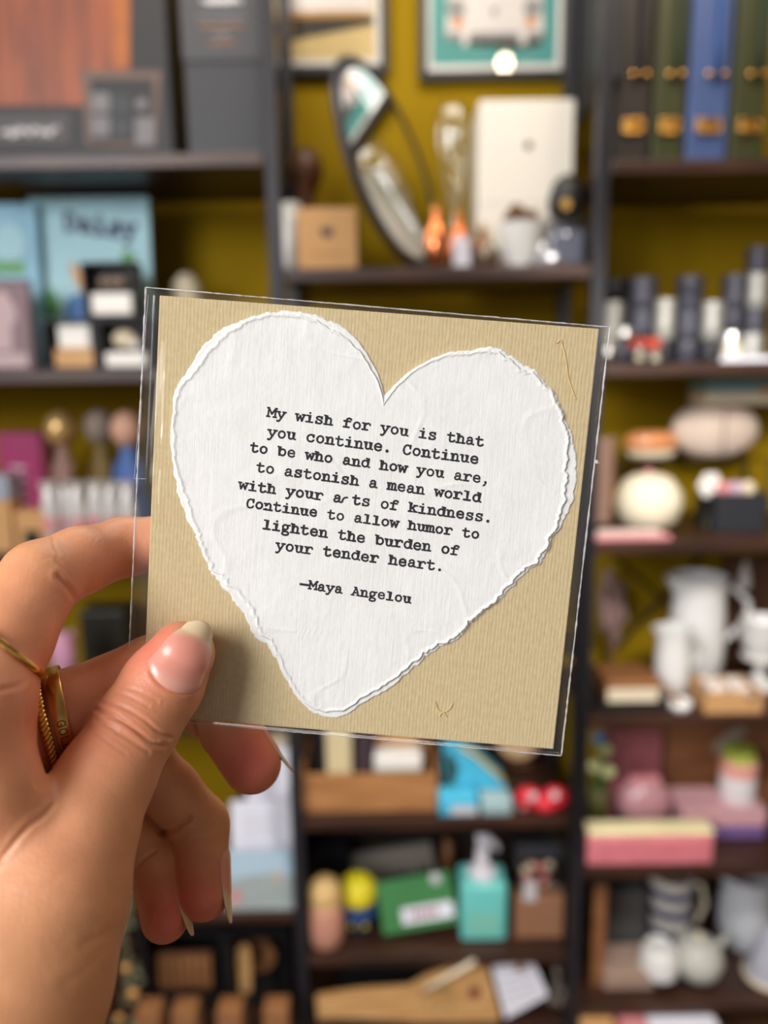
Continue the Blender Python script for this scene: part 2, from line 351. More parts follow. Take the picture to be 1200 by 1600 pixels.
# fibres caught on the kraft face
def on_card(px, py, h): u, v = uv(px, py, h); return (u, v, h)
for path in ([(876, 530), (884, 560), (888, 590), (898, 620), (900, 622)], [(864, 532), (870, 536), (876, 530)],
             [(680, 1096), (684, 1108), (692, 1113), (702, 1108), (708, 1098)], [(686, 1120), (692, 1113), (698, 1121)]):
    fb = MB(); fb.tube([on_card(x, y, .0002) for x, y in catmull(path, 5)], .00012, n=5)
    fb.build('paper_fibre', mat('pale_fibre', (222, 190, 132), .9), card)

OUT = [(600,618),(597,600),(585,572),(572,548),(553,525),(527,506),(500,495),(470,487),(437,485),(405,492),(380,500),(355,510),(332,525),(312,548),(297,570),(285,592),(270,620),(271,640),(267,672),(268,705),(273,740),(278,775),(288,798),(298,820),(310,850),(322,880),(335,900),(352,922),(368,940),(383,965),(398,995),(418,1007),(432,1030),(447,1060),(460,1085),(475,1100),(490,1115),(515,1123),(540,1118),(562,1103),(585,1088),(610,1075),(640,1050),(665,1027),(690,1010),(715,998),(740,970),(765,950),(795,925),(820,895),(845,880),(860,850),(880,815),(895,785),(903,740),(898,700),(888,665),(880,640),(862,605),(840,582),(815,565),(790,550),(767,542),(740,546),(700,550),(675,562),(650,575),(625,592),(608,610)]
HC = uv(590, 790)
_po = np.array([uv(*p) for p in OUT]) - np.array(HC)
_ang = np.unwrap(np.arctan2(_po[:, 1], _po[:, 0])); _rad = np.hypot(_po[:, 0], _po[:, 1])
if _ang[-1] < _ang[0]: _ang, _rad = _ang[::-1], _rad[::-1]
for i in range(1, len(_ang)):
    if _ang[i] <= _ang[i - 1]: _ang[i] = _ang[i - 1] + 1e-4
NT = 1100
TH_ = _ang[0] + np.arange(NT) * 2 * math.pi / NT
_ra = np.interp(TH_, np.append(_ang, _ang[0] + 2 * math.pi), np.append(_rad, _rad[0]))
def n1(t, f, seed):                                        # periodic 1-D noise
    return np.array([mnoise.noise(Vector((math.cos(a) * f, math.sin(a) * f, seed))) for a in t])
NOTCH = np.abs(((TH_ - _ang[0] + math.pi) % (2 * math.pi)) - math.pi)      # distance in angle from the notch
R1 = _ra + (n1(TH_, 16, 3.1) * .0006 + n1(TH_, 45, 7.7) * .0004 + n1(TH_, 120, 1.3) * .00022) * np.clip(NOTCH / .06, .15, 1)
# the upper sheet ends a little inside the lower one, by a width that wanders
WID = .0003 + .0030 * np.clip(n1(TH_, 2.2, 11.0) + .18, 0, 1) + .0010 * np.clip(n1(TH_, 11, 5.0), 0, 1) + .0004 * n1(TH_, 40, 9.0)
WID = np.clip(WID, .0003, .0030); R2 = R1 - WID
fr = np.concatenate([np.linspace(0.02, .80, 34), np.linspace(.81, 1.0, 62)])
def heart_h(u, v, r, r1, r2):
    q = Vector((u * 70, v * 70, 2.0)); h = mnoise.noise(q) * .00016 + mnoise.noise(q * 3.1) * .00007 + mnoise.noise(q * 9) * .00003
    cr_ = 1 - abs(mnoise.noise(Vector((u * 45 + v * 30, v * 60 - u * 15, 4.4))))
    h += .00011 * max(0, (cr_ - .93) / .07)                # creases like folded veins in the sheet
    low = .00042 * math.sqrt(max(0, min(1, (r1 - r) / .0005)))
    e = (r2 - r)
    up = .00036 * max(0, min(1, e / .00022)) + .00028 * math.exp(-((e - .0005) / .00045) ** 2)
    return low + up + h * max(0, min(1, (r1 - r) / .0006))
def heart_at(u, v):
    du, dv = u - HC[0], v - HC[1]; r = math.hypot(du, dv); a = math.atan2(dv, du)
    k = int(round(((a - TH_[0]) % (2 * math.pi)) / (2 * math.pi) * NT)) % NT
    return heart_h(u, v, r, R1[k], R2[k])
bm = bmesh.new()
cv = bm.verts.new((HC[0], HC[1], heart_at(*HC))); prev = None
for j, f in enumerate(fr):
    ringv = []
    for k in range(NT):
        r = R1[k] * f; u = HC[0] + r * math.cos(TH_[k]); v = HC[1] + r * math.sin(TH_[k])
        ringv.append(bm.verts.new((u, v, heart_h(u, v, r, R1[k], R2[k]) if j < len(fr) - 1 else 0.00002)))
    for k in range(NT):
        k2 = (k + 1) % NT
        if prev is None: bm.faces.new((cv, ringv[k], ringv[k2]))
        else: bm.faces.new((prev[k], ringv[k], ringv[k2], prev[k2]))
    prev = ringv
bmesh.ops.recalc_face_normals(bm, faces=bm.faces)
me = bpy.data.meshes.new('paper_heart'); bm.to_mesh(me); bm.free()
heart = link_mesh('paper_heart', me, heart_material(), card, smooth=True)
heart['label'] = 'white deckle-edged handmade paper heart'

LINES = [("My wish for you is that", (416.5, 651.8), (14.75, 2.03)), ("you continue. Continue", (416.8, 682.4), (15.04, 1.98)),
         ("to be who and how you are,", (389.2, 706.3), (14.48, 1.96)), ("to astonish a mean world", (399, 737.4), (14.67, 2.01)),
         ("with your a~ts of kindness.", (371.9, 764.9), (14.73, 1.95)), ("Continue to allow humor to", (383.2, 793.3), (14.06, 1.91)),
         ("lighten the burden of", (409, 827), (14.67, 1.98)), ("your tender heart.", (429.7, 859.2), (14.7, 1.91)),
         ("-Maya Angelou", (468.3, 919.2), (13.35, 1.86))]
rng = random.Random(4)
bm = bmesh.new()
for txt, (ox, oy), (ax, ay) in LINES:
    for i, ch in enumerate(txt):
        if ch == ' ': continue
        jy = rng.uniform(-.35, .35); s = math.hypot(ax, ay) / math.hypot(14.7, 1.95)
        def fn(x, y, i=i, jy=jy, s=s):
            X = ox + ax * (i + x) + (ay * s) * y * 1.0; Y = oy + ay * (i + x) - ax * y + jy
            u, v = uv(X, Y, .0008)
            return (u, v, heart_at(u, v) + .00006)
        glyph(bm, ch, .102 * rng.uniform(.92, 1.08), fn, .10, rng)
bmesh.ops.recalc_face_normals(bm, faces=bm.faces)
me = bpy.data.meshes.new('lettering'); bm.to_mesh(me); bm.free()
link_mesh('lettering', me, mat('black_typewriter_ink', (34, 33, 36), .8, var=.35, scale=900, spec=.2), heart)['label'] = 'black typewritten quotation'

# ------------------------------------------------------------------ the clear sleeve round it
SL = [uv(228, 449), uv(953, 511), uv(877, 1181), uv(197, 1120)]
sleeve = thing('plastic_sleeve', 'clear plastic sleeve wrapped round the kraft heart card', 'sleeve')
sleeve.matrix_world = CARD_M
def bil(s, t):
    a, b, c, d = [np.array(p) for p in SL]
    return (a * (1 - s) + b * s) * (1 - t) + (d * (1 - s) + c * s) * t
def sheet_h(u, v, s, t, front):
    du = CW / 2 - abs(u); dv = CH / 2 - abs(v)
    edge = min(s, 1 - s) * 0.12; edge2 = min(t, 1 - t) * .115
    lift = min(1, edge / .0028) ** .6 * min(1, edge2 / .002) ** .6
    if front:
        h = .00175 * lift
        rip = .5 * (1 + math.sin(v * 330 + 4 * mnoise.noise(Vector((u * 160, v * 60, 1)))))
        wl = math.exp(-((u + CW / 2 - .0032) / .0019) ** 2) * math.exp(-((v - .012) / .026) ** 4)
        wr = math.exp(-((u - CW / 2 - .0015) / .0016) ** 2) * math.exp(-((v - .002) / .020) ** 4)
        h += (wl + wr) * (.0009 + .0007 * rip) * lift
        h += .00012 * mnoise.noise(Vector((u * 60, v * 25, 5))) * lift
        return h
    d_ = min(edge, edge2); return (-TH - .0004) * min(1, d_ / .00045)
bm = bmesh.new(); NS, NU = 150, 150
gs = [0.5 - 0.5 * math.cos(math.pi * i / NS) for i in range(NS + 1)]
grid = {}
for side in (1, 0):
    for i, s in enumerate(gs):
        for j, t in enumerate(gs):
            if side == 0 and (i in (0, NS) or j in (0, NS)): grid[side, i, j] = grid[1, i, j]; continue
            pass
            p = bil(s, t); grid[side, i, j] = bm.verts.new((p[0], p[1], sheet_h(p[0], p[1], s, t, side == 1)))
    if side == 1:
        for i in range(NS):
            for j in range(NS): bm.faces.new((grid[1, i, j], grid[1, i, j + 1], grid[1, i + 1, j + 1], grid[1, i + 1, j]))
    else:
        def gv(i, j):
            return grid[0, i, j]
        for i in range(NS):
            for j in range(NS): bm.faces.new((gv(i, j), gv(i + 1, j), gv(i + 1, j + 1), gv(i, j + 1)))
me = bpy.data.meshes.new('film'); bm.to_mesh(me); bm.free()
link_mesh('film', me, film('clear_film', (.99, .99, .985), .028, .26, .09, haze=.012), sleeve, smooth=True)
sm = MB()
rng = random.Random(8)
for a, b in ((0, 1), (1, 2), (2, 3), (3, 0)):
    p, q = np.array(SL[a]), np.array(SL[b]); n = 90
    pts = []; rr = []
    for k in range(n + 1):
        w = p + (q - p) * k / n; pts.append((w[0] + rng.uniform(-1, 1) * .00004, w[1] + rng.uniform(-1, 1) * .00004, rng.uniform(-1, 1) * .00004))
        rr.append(.00017 * rng.uniform(.5, 1.5) * (1.3 if a in (1, 3) else .8))
    sm.tube(pts, rr, n=6)
sm.build('seam', film('seam_film', (.9, .9, .92), .12, .6, .25, haze=.38), sleeve, smooth=True)
fl = MB(); fp = [uv(236, 462), uv(246, 462), uv(233, 747), uv(214, 747)]
pts = [(x, y, .0021) for x, y in fp]
for a, b in ((pts[0], pts[3]), (pts[3], pts[2])):
    fl.tube([Vector(a).lerp(Vector(b), k / 30) + Vector((rng.uniform(-1, 1) * .00003, 0, 0)) for k in range(31)], .00006, n=5)
fl.build('flap_edge', MATS['seam_film'], sleeve, smooth=True)
nb = MB(); q0 = uv(929, 722); q1 = uv(936, 724)
nb.tube([(q0[0], q0[1], .0), ((q0[0] + q1[0]) / 2, q1[1] + .0003, .0003), (q1[0], q1[1], 0)], [.0006, .0005, .0002], n=6)
nb.build('burr', MATS['seam_film'], sleeve)
# ------------------------------------------------------------------ the hand: one continuous surface grown round a skeleton
def H(px, py, d): return np.array([(px - CX) / FPX * d, (py - CY) / FPX * d, d])
def card_depth(px, py):
    r = ray(px, py); return (CARD_C - CAM).dot(AX_N) / r.dot(AX_N)
FING = {   # each joint: pixel, depth, radius in mm
 'index': [(-50, 1105, .170, 12.0), (8, 1000, .182, 10.6), (63, 906, .194, 9.7), (125, 876, .203, 8.7), (195, 855, .2145, 8.0), (330, 838, .2175, 7.2)],
 'middle': [(-5, 1190, .189, 11.5), (110, 1112, .197, 10.6), (238, 1048, .2105, 9.4), (290, 1078, .216, 8.6), (340, 1112, .2205, 8.5), (394, 1194, .2225, 8.4)],
 'ring': [(0, 1272, .198, 11.5), (120, 1225, .210, 9.6), (218, 1188, .2195, 9.0), (266, 1236, .223, 8.2), (312, 1290, .2255, 8.4), (318, 1395, .2175, 7.5)],
 'pinky': [(5, 1345, .205, 10.5), (100, 1305, .214, 8.3), (168, 1275, .219, 7.7), (207, 1312, .221, 7.0), (243, 1352, .221, 7.2), (258, 1434, .2135, 6.6)],
 'thumb': [(284, 1022, .1955, 8.3), (254, 1070, .1935, 9.9), (216, 1130, .190, 10.0), (166, 1215, .183, 11.0), (118, 1305, .175, 13.4), (80, 1410, .167, 16.2), (28, 1530, .159, 19.0), (-30, 1680, .149, 20.5)],
}
PALM = [[(-50, 1105, .168, 13), (-90, 1350, .168, 15), (-90, 1640, .150, 18)], [(-5, 1190, .190, 11.5), (-40, 1400, .182, 15), (-70, 1640, .152, 18)],
        [(0, 1272, .199, 11), (-30, 1430, .188, 15), (-90, 1660, .160, 18)], [(5, 1345, .206, 10.5), (-10, 1480, .188, 15), (-60, 1660, .165, 18)],
        [(-50, 1105, .174, 11.0), (-5, 1190, .191, 11), (0, 1272, .200, 10.5), (5, 1345, .207, 10)],
        [(-90, 1180, .160, 9), (-10, 1240, .164, 8.0), (48, 1306, .168, 8.0), (70, 1360, .166, 10)],
        [(-40, 1670, .150, 20), (-110, 1950, .135, 22), (-190, 2300, .120, 26)], [(-120, 1670, .158, 19), (-230, 1950, .145, 22), (-330, 2300, .130, 26)]]
SK = {k: [(H(*j[:3]), j[3] / 1000) for j in v] for k, v in FING.items()}
# the thumb pad rests on the sleeve
for k in range(2):
    px, py, d, r = FING['thumb'][k]; SK['thumb'][k] = (H(px, py, card_depth(px, py) - .0019 - r / 1000 * 1.0), r / 1000)
SKP = [[(H(*j[:3]), j[3] / 1000) for j in v] for v in PALM]
def seg_d(P, a, ra, b, rb):
    ab = b - a; t = np.clip(((P - a) @ ab) / (ab @ ab), 0, 1)
    return np.linalg.norm(P - a - t[:, None] * ab, axis=1) - (ra + (rb - ra) * t)
def smin(a, b, k):
    h = np.clip(.5 + .5 * (b - a) / k, 0, 1); return b * (1 - h) + a * h - k * h * (1 - h)
def chain_d(P, ch, k):
    d = None
    for (a, ra), (b, rb) in zip(ch, ch[1:]):
        s = seg_d(P, a, ra, b, rb); d = s if d is None else smin(d, s, k)
    return d
def hand_sdf(P):
    pd = None
    for ch in SKP:
        s = chain_d(P, ch, .004); pd = s if pd is None else smin(pd, s, .008)
    d = None
    th = chain_d(P, SK['thumb'], .003)
    for k in ('index', 'middle', 'ring', 'pinky'):
        s = smin(pd, chain_d(P, SK[k], .0022), .004); d = s if d is None else smin(d, s, .0009)
    return smin(d, smin(pd, th, .003), .0010)
HS = .00052
lo = np.array([-.145, .000, .098]); hi = np.array([-.018, .235, .238])
n = np.ceil((hi - lo) / (HS * 8)).astype(int) * 8
B = 8; cn = n // B
cx_, cy_, cz_ = np.meshgrid(*[(np.arange(c) + .5) * B * HS for c in cn], indexing='ij')
CC = np.stack([cx_.ravel(), cy_.ravel(), cz_.ravel()], 1) + lo
cF = hand_sdf(CC); F = np.repeat(np.repeat(np.repeat(cF.reshape(cn).astype(np.float32), B, 0), B, 1), B, 2)
act = np.argwhere(np.abs(cF.reshape(cn)) < B * HS * 1.35)
off = np.stack(np.meshgrid(*[np.arange(B)] * 3, indexing='ij'), -1).reshape(-1, 3)
for s in range(0, len(act), 400):
    ix = (act[s:s + 400, None, :] * B + off[None]).reshape(-1, 3)
    F[ix[:, 0], ix[:, 1], ix[:, 2]] = hand_sdf(ix * HS + lo)
# surface nets
ins = F < 0
c8 = [(i, j, k) for i in (0, 1) for j in (0, 1) for k in (0, 1)]
cnt = sum(ins[i:i + n[0] - 1, j:j + n[1] - 1, k:k + n[2] - 1].astype(np.int8) for i, j, k in c8)
cells = np.argwhere((cnt > 0) & (cnt < 8))
vid = -np.ones(tuple(n - 1), np.int32); vid[cells[:, 0], cells[:, 1], cells[:, 2]] = np.arange(len(cells))
acc = np.zeros((len(cells), 3)); num = np.zeros(len(cells))
for a in c8:
    for ax in range(3):
        if a[ax]: continue
        b = list(a); b[ax] = 1
        fa = F[cells[:, 0] + a[0], cells[:, 1] + a[1], cells[:, 2] + a[2]]; fb_ = F[cells[:, 0] + b[0], cells[:, 1] + b[1], cells[:, 2] + b[2]]
        m_ = (fa < 0) != (fb_ < 0); t = np.where(m_, fa / np.where(m_, fa - fb_, 1), 0)
        p = np.array(a, float)[None] + t[:, None] * (np.array(b) - np.array(a))[None]
        acc[m_] += p[m_]; num[m_] += 1
HV = (cells + acc / num[:, None]) * HS + lo
quads = []
for ax in range(3):
    u, v = [(1, 2), (2, 0), (0, 1)][ax]
    sl0 = [slice(1, -1)] * 3; sl0[ax] = slice(0, n[ax] - 1); sl1 = list(sl0); sl1[ax] = slice(1, n[ax])
    sl0[u] = sl1[u] = slice(1, n[u] - 1); sl0[v] = sl1[v] = slice(1, n[v] - 1)
    A_, B_ = ins[tuple(sl0)], ins[tuple(sl1)]
    for sgn in (1, 0):
        e = np.argwhere((A_ != B_) & (A_ == bool(sgn)))
        base = e.copy(); base[:, u] += 1; base[:, v] += 1
        def cell(du, dv):
            q = base.copy(); q[:, u] += du; q[:, v] += dv; return vid[q[:, 0], q[:, 1], q[:, 2]]
        qd = np.stack([cell(-1, -1), cell(0, -1), cell(0, 0), cell(-1, 0)], 1)
        quads.append(qd if sgn else qd[:, ::-1])
quads = np.concatenate(quads); quads = quads[(quads >= 0).all(1)]
# keep the mesh open only far down the forearm; relax the net
ei = np.concatenate([quads[:, [0, 1]], quads[:, [1, 2]], quads[:, [2, 3]], quads[:, [3, 0]]])
deg = np.bincount(ei.ravel(), minlength=len(HV)).astype(float)
for it in range(6):
    sm_ = np.zeros_like(HV)
    for d_ in range(3):
        sm_[:, d_] = np.bincount(ei[:, 0], HV[ei[:, 1], d_], len(HV)) + np.bincount(ei[:, 1], HV[ei[:, 0], d_], len(HV))
    HV = HV + .5 * (sm_ / np.maximum(deg, 1)[:, None] - HV)
def grad(P, e=.0004):
    g = np.stack([hand_sdf(P + np.eye(3)[i] * e) - hand_sdf(P - np.eye(3)[i] * e) for i in range(3)], 1)
    return g / np.maximum(np.linalg.norm(g, axis=1), 1e-9)[:, None]
HN = grad(HV)
PXY = np.stack([HV[:, 0] / HV[:, 2] * FPX + CX, HV[:, 1] / HV[:, 2] * FPX + CY], 1)
front = np.clip(-HN[:, 2] * 2.5 + .3, 0, 1)
disp = np.zeros(len(HV))
def polydist(P, pts):
    d = np.full(len(P), 1e9)
    for a, b in zip(pts, pts[1:]):
        a, b = np.array(a, float), np.array(b, float); ab = b - a
        t = np.clip(((P - a) @ ab) / (ab @ ab), 0, 1); d = np.minimum(d, np.linalg.norm(P - a - t[:, None] * ab, axis=1))
    return d
def groove(pts, w, a, z0=.0, z1=.3):
    """a crease in the skin, w wide (photograph pixels at the hand) and a millimetres deep, with swollen lips"""
    global disp
    d = polydist(PXY, catmull(pts, 6)); k = front * ((HV[:, 2] > z0) & (HV[:, 2] < z1))
    disp += k * (-a * np.exp(-(d / w) ** 2) + .35 * a * np.exp(-((d - 2.2 * w) / (1.3 * w)) ** 2)) * .001
# thumb knuckle wrinkles
groove([(152, 1108), (178, 1118), (205, 1136), (236, 1160), (258, 1166)], 3.0, .50, .16, .205)
groove([(160, 1096), (190, 1104), (222, 1122), (250, 1146), (268, 1152)], 2.6, .38, .16, .205)
groove([(165, 1120), (196, 1130), (226, 1150), (246, 1155)], 2.2, .28, .16, .205)
groove([(150, 1122), (172, 1136), (206, 1158), (232, 1176)], 2.6, .26, .16, .205)
groove([(182, 1082), (205, 1090), (232, 1104)], 2.2, .20, .16, .205)
groove([(200, 1075), (224, 1083), (246, 1096)], 2.0, .16, .16, .205)
groove([(140, 1135), (165, 1156), (196, 1178)], 2.6, .14, .16, .205)
groove([(236, 1050), (246, 1064), (262, 1076), (282, 1082), (298, 1080)], 3.0, .35, .16, .205)     # cuticle fold
# palm creases
groove([(82, 1258), (66, 1276), (40, 1296), (0, 1345)], 4, .35, .1, .19)
groove([(48, 1075), (40, 1120), (44, 1180), (60, 1230)], 4, .30, .15, .22)
groove([(0, 1078), (30, 1070), (60, 1052)], 4, .30, .15, .22)
groove([(0, 900), (20, 880), (45, 872)], 3, .10, .15, .22)
# index: crease inside the bend, fine lines on the knuckle
groove([(118, 936), (104, 915), (90, 900)], 4, .6, .15, .23)
groove([(112, 906), (100, 888), (86, 872)], 2.4, .16, .15, .23)
groove([(82, 838), (86, 856), (92, 866)], 2.2, .12, .15, .23)
groove([(42, 868), (62, 874), (80, 870)], 2.4, .06, .15, .23)
# ring and little finger joints, middle fingertip joint
groove([(250, 1300), (268, 1298), (285, 1286), (296, 1278)], 4, .7, .19, .24)
groove([(300, 1312), (322, 1308), (344, 1300)], 3, .14, .19, .24)
groove([(300, 1128), (306, 1150), (312, 1170)], 3.4, .7, .19, .24)
groove([(215, 1352), (228, 1340), (242, 1330)], 3, .35, .19, .24)
# wrist and thenar folds
groove([(198, 1425), (170, 1455), (130, 1475)], 6, .14, .1, .2)
groove([(190, 1450), (150, 1500), (100, 1540)], 7, .10, .1, .2)
groove([(60, 1400), (90, 1370), (120, 1350)], 5, .04, .1, .2)
HV2 = HV + HN * disp[:, None]
me = bpy.data.meshes.new('hand')
HC0 = np.array(H(60, 1300, .17))
Rw = np.array([[RGT.x, -UPV.x, FWD.x], [RGT.y, -UPV.y, FWD.y], [RGT.z, -UPV.z, FWD.z]])
def hw(p): return Vector(Rw @ np.array(p)) + CAM
HORG = hw(HC0)
WV = (HV2 @ Rw.T + np.array(CAM)) - np.array(HORG)
me.from_pydata(WV.tolist(), [], quads.tolist()); me.update()
# skin tint: pads and knuckles redder, webs paler
def near(px, py, d, r): return np.exp(-(np.linalg.norm(HV - H(px, py, d), axis=1) / r) ** 2)
red = 1.0 * near(395, 1190, .214, .012) + .7 * near(318, 1410, .212, .010) + .7 * near(258, 1440, .208, .009) + .55 * near(240, 1010, .189, .009) + .4 * near(320, 1060, .19, .007) \
    + .35 * near(150, 1000, .19, .02) + .30 * near(100, 1330, .163, .012) + .45 * near(40, 1150, .17, .018) + .30 * near(190, 900, .205, .015) + .15 * near(200, 1140, .18, .010)
pale = .5 * near(95, 1260, .166, .012) + .4 * near(150, 1060, .185, .009) + .4 * near(10, 1420, .15, .02) + .35 * near(70, 860, .185, .006)
vc = me.color_attributes.new('skin', 'FLOAT_COLOR', 'POINT')
base = np.array(lin((215, 152, 110))); rd = np.array(lin((222, 116, 100))); pl = np.array(lin((224, 172, 130)))
red = np.clip(red, 0, 1)[:, None]; pale = np.clip(pale, 0, 1)[:, None]
c_ = base * (1 - red) + rd * red; c_ = c_ * (1 - pale * .7) + pl * pale * .7
cc = np.ones((len(HV), 4), np.float32); cc[:, :3] = c_; vc.data.foreach_set('color', cc.ravel())

def skin_material():
    m = bpy.data.materials.new('tanned_skin'); m.use_nodes = True; nt = m.node_tree; p = nt.nodes['Principled BSDF']
    at = nt.nodes.new('ShaderNodeAttribute'); at.attribute_name = 'skin'; tc = nt.nodes.new('ShaderNodeTexCoord')
    nz = nt.nodes.new('ShaderNodeTexNoise'); nz.inputs['Scale'].default_value = 170; nz.inputs['Detail'].default_value = 5; nt.links.new(tc.outputs['Object'], nz.inputs['Vector'])
    hs = nt.nodes.new('ShaderNodeHueSaturation'); mr = nt.nodes.new('ShaderNodeMapRange'); mr.inputs['From Min'].default_value = .3; mr.inputs['From Max'].default_value = .7
    mr.inputs['To Min'].default_value = .93; mr.inputs['To Max'].default_value = 1.06
    nt.links.new(nz.outputs['Fac'], mr.inputs['Value']); nt.links.new(mr.outputs['Result'], hs.inputs['Value']); nt.links.new(at.outputs['Color'], hs.inputs['Color'])
    nt.links.new(hs.outputs['Color'], p.inputs['Base Color'])
    p.inputs['Roughness'].default_value = .46; p.inputs['Specular IOR Level'].default_value = .42
    p.inputs['Subsurface Weight'].default_value = .28; p.inputs['Subsurface Radius'].default_value = (1.0, .35, .18); p.inputs['Subsurface Scale'].default_value = .0022
    vo = nt.nodes.new('ShaderNodeTexVoronoi'); vo.inputs['Scale'].default_value = 1500; nt.links.new(tc.outputs['Object'], vo.inputs['Vector'])
    n2 = nt.nodes.new('ShaderNodeTexNoise'); n2.inputs['Scale'].default_value = 600; n2.inputs['Detail'].default_value = 4; nt.links.new(tc.outputs['Object'], n2.inputs['Vector'])
    ad = nt.nodes.new('ShaderNodeMath'); ad.operation = 'MULTIPLY_ADD'; ad.inputs[1].default_value = .6; nt.links.new(vo.outputs['Distance'], ad.inputs[0]); nt.links.new(n2.outputs['Fac'], ad.inputs[2])
    bp = nt.nodes.new('ShaderNodeBump'); bp.inputs['Strength'].default_value = .5; bp.inputs['Distance'].default_value = .00014
    nt.links.new(ad.outputs[0], bp.inputs['Height']); nt.links.new(bp.outputs['Normal'], p.inputs['Normal'])
    return m
hand = link_mesh('hand', me, skin_material(), None, smooth=True)
hand.location = HORG
tag(hand, "person's tanned left hand pinching the kraft card between thumb and fingers, nails long and bare", 'hand')
print('hand verts', len(HV))

# ---- nails: plates laid on the finger surface
def finger_d(P, name): return chain_d(np.atleast_2d(P), SK[name], .003)
def surf(c, dr, name):
    a, b = .001, .022
    for _ in range(26):
        m_ = (a + b) / 2
        if finger_d(c + dr * m_, name)[0] < 0: a = m_
        else: b = m_
    return a
def surf_worn(c, dr, name):
    a = surf(c, dr, name); r = a
    while r < a + .0022 and hand_sdf((c + dr * r)[None])[0] < 0: r += .0002
    return r
def nail_material():
    m = bpy.data.materials.new('bare_nail'); m.use_nodes = True; nt = m.node_tree; p = nt.nodes['Principled BSDF']
    at = nt.nodes.new('ShaderNodeAttribute'); at.attribute_name = 'nail'
    nz = nt.nodes.new('ShaderNodeTexNoise'); nz.inputs['Scale'].default_value = 300; tc = nt.nodes.new('ShaderNodeTexCoord'); nt.links.new(tc.outputs['Object'], nz.inputs['Vector'])
    bp = nt.nodes.new('ShaderNodeBump'); bp.inputs['Strength'].default_value = .08; bp.inputs['Distance'].default_value = .0002
    nt.links.new(nz.outputs['Fac'], bp.inputs['Height']); nt.links.new(bp.outputs['Normal'], p.inputs['Normal'])
    nt.links.new(at.outputs['Color'], p.inputs['Base Color']); p.inputs['Roughness'].default_value = .30; p.inputs['Coat Weight'].default_value = .1; p.inputs['Coat Roughness'].default_value = .1
    p.inputs['Subsurface Weight'].default_value = .2; p.inputs['Subsurface Scale'].default_value = .001
    return m
NAILM = nail_material()
def nail(name, base, tip, nrm, half, free, bedfrac, taper, droop=0.0, up=.0003):
    """base, tip: 3D points on the axis line under the plate; half: half-angle across; free: length past the bed"""
    ax = tip - base; Ln = np.linalg.norm(ax); ax = ax / Ln
    nrm = nrm - ax * (nrm @ ax); nrm /= np.linalg.norm(nrm); side = np.cross(ax, nrm)
    NU, NV = 25, 33; vs = []; col = []
    for j in range(NV):
        for i in range(NU):
            u = -1 + 2 * i / (NU - 1); w = j / (NV - 1)
            v0 = .16 * u ** 2 - .0; v1 = 1 - taper * abs(u) ** 2.4
            v = v0 + (v1 - v0) * w
            ang = u * half
            dr = nrm * math.cos(ang) + side * math.sin(ang)
            vb = min(v, bedfrac); c0 = base + ax * Ln * vb
            r = surf(c0, dr, name)
            if v > bedfrac:
                cA = base + ax * Ln * bedfrac; cB = base + ax * Ln * (bedfrac - .15)
                rA, rB = surf(cA, dr, name), surf(cB, dr, name); e = (v - bedfrac) * Ln
                r = rA + (rA - rB) / (.15 * Ln) * e * .5 - droop * (e / .004) ** 2 * .001; c0 = cA + ax * e
            lift = up * (1 - .75 * max(0, 1 - w / .10)) * (1 - .55 * abs(u) ** 6 * (v < bedfrac))
            vs.append(c0 + dr * (r + lift))
            lun = max(0, 1 - (v - v0) / .24 / math.sqrt(max(.05, 1 - (u / .72) ** 2))) if abs(u) < .70 else 0
            bed = bedfrac - .10 * u ** 2
            fe = 1 / (1 + math.exp(-(v - bed) * 45))
            pink = np.array(lin((228, 150, 132))); pale_ = np.array(lin((228, 176, 160))); cream = np.array(lin((216, 192, 156)))
            c = pink * (1 - min(1, lun * 2) * .55) + pale_ * min(1, lun * 2) * .55; c = c * (1 - fe) + cream * fe
            col.append(tuple(c) + (1,))
    nv = len(vs)
    vs2 = [p - (nrm * .00035) for p in vs]
    f = []
    for j in range(NV - 1):
        for i in range(NU - 1):
            a = j * NU + i; f.append((a, a + 1, a + NU + 1, a + NU)); f.append((nv + a, nv + a + NU, nv + a + NU + 1, nv + a + 1))
    rim = [i for i in range(NU)] + [j * NU + NU - 1 for j in range(1, NV)] + [(NV - 1) * NU + i for i in range(NU - 2, -1, -1)] + [j * NU for j in range(NV - 2, 0, -1)]
    for a, b in zip(rim, rim[1:] + rim[:1]): f.append((a, nv + a, nv + b, b))
    me = bpy.data.meshes.new('fingernail')
    me.from_pydata([tuple(hw(p) - HORG) for p in vs + vs2], [], f)
    at = me.color_attributes.new('nail', 'FLOAT_COLOR', 'POINT'); at.data.foreach_set('color', np.array(col + col, np.float32).ravel())
    bm = bmesh.new(); bm.from_mesh(me); bmesh.ops.recalc_face_normals(bm, faces=bm.faces); bm.to_mesh(me); bm.free()
    return link_mesh('fingernail', me, NAILM, hand, smooth=True)
def ln(name, t): # point along last segment
    (a, _), (b, _) = SK[name][-2], SK[name][-1]; return a + (b - a) * t
ta, tb = SK['thumb'][1][0], SK['thumb'][0][0]; tx = (tb - ta) / np.linalg.norm(tb - ta)
nail('thumb', ta + tx * .0026, ta + tx * .0196, np.array([.42, -.02, -1.0]), .90, .004, .77, .13, up=.0005)
def fnail(name, nrm, t0, t1, bed, half, taper):
    nail(name, ln(name, t0), ln(name, t1), np.array(nrm), half, .004, bed, taper, up=.0003)
fnail('middle', (.80, -.55, .34), .30, 1.52, .64, .55, .55)
fnail('ring', (.97, 0, -.08), .42, 1.50, .62, .62, .60)
fnail('pinky', (.97, -.1, -.12), .42, 1.50, .60, .60, .60)
fnail('index', (.1, -.2, 1.0), .30, 1.50, .66, .80, .5)

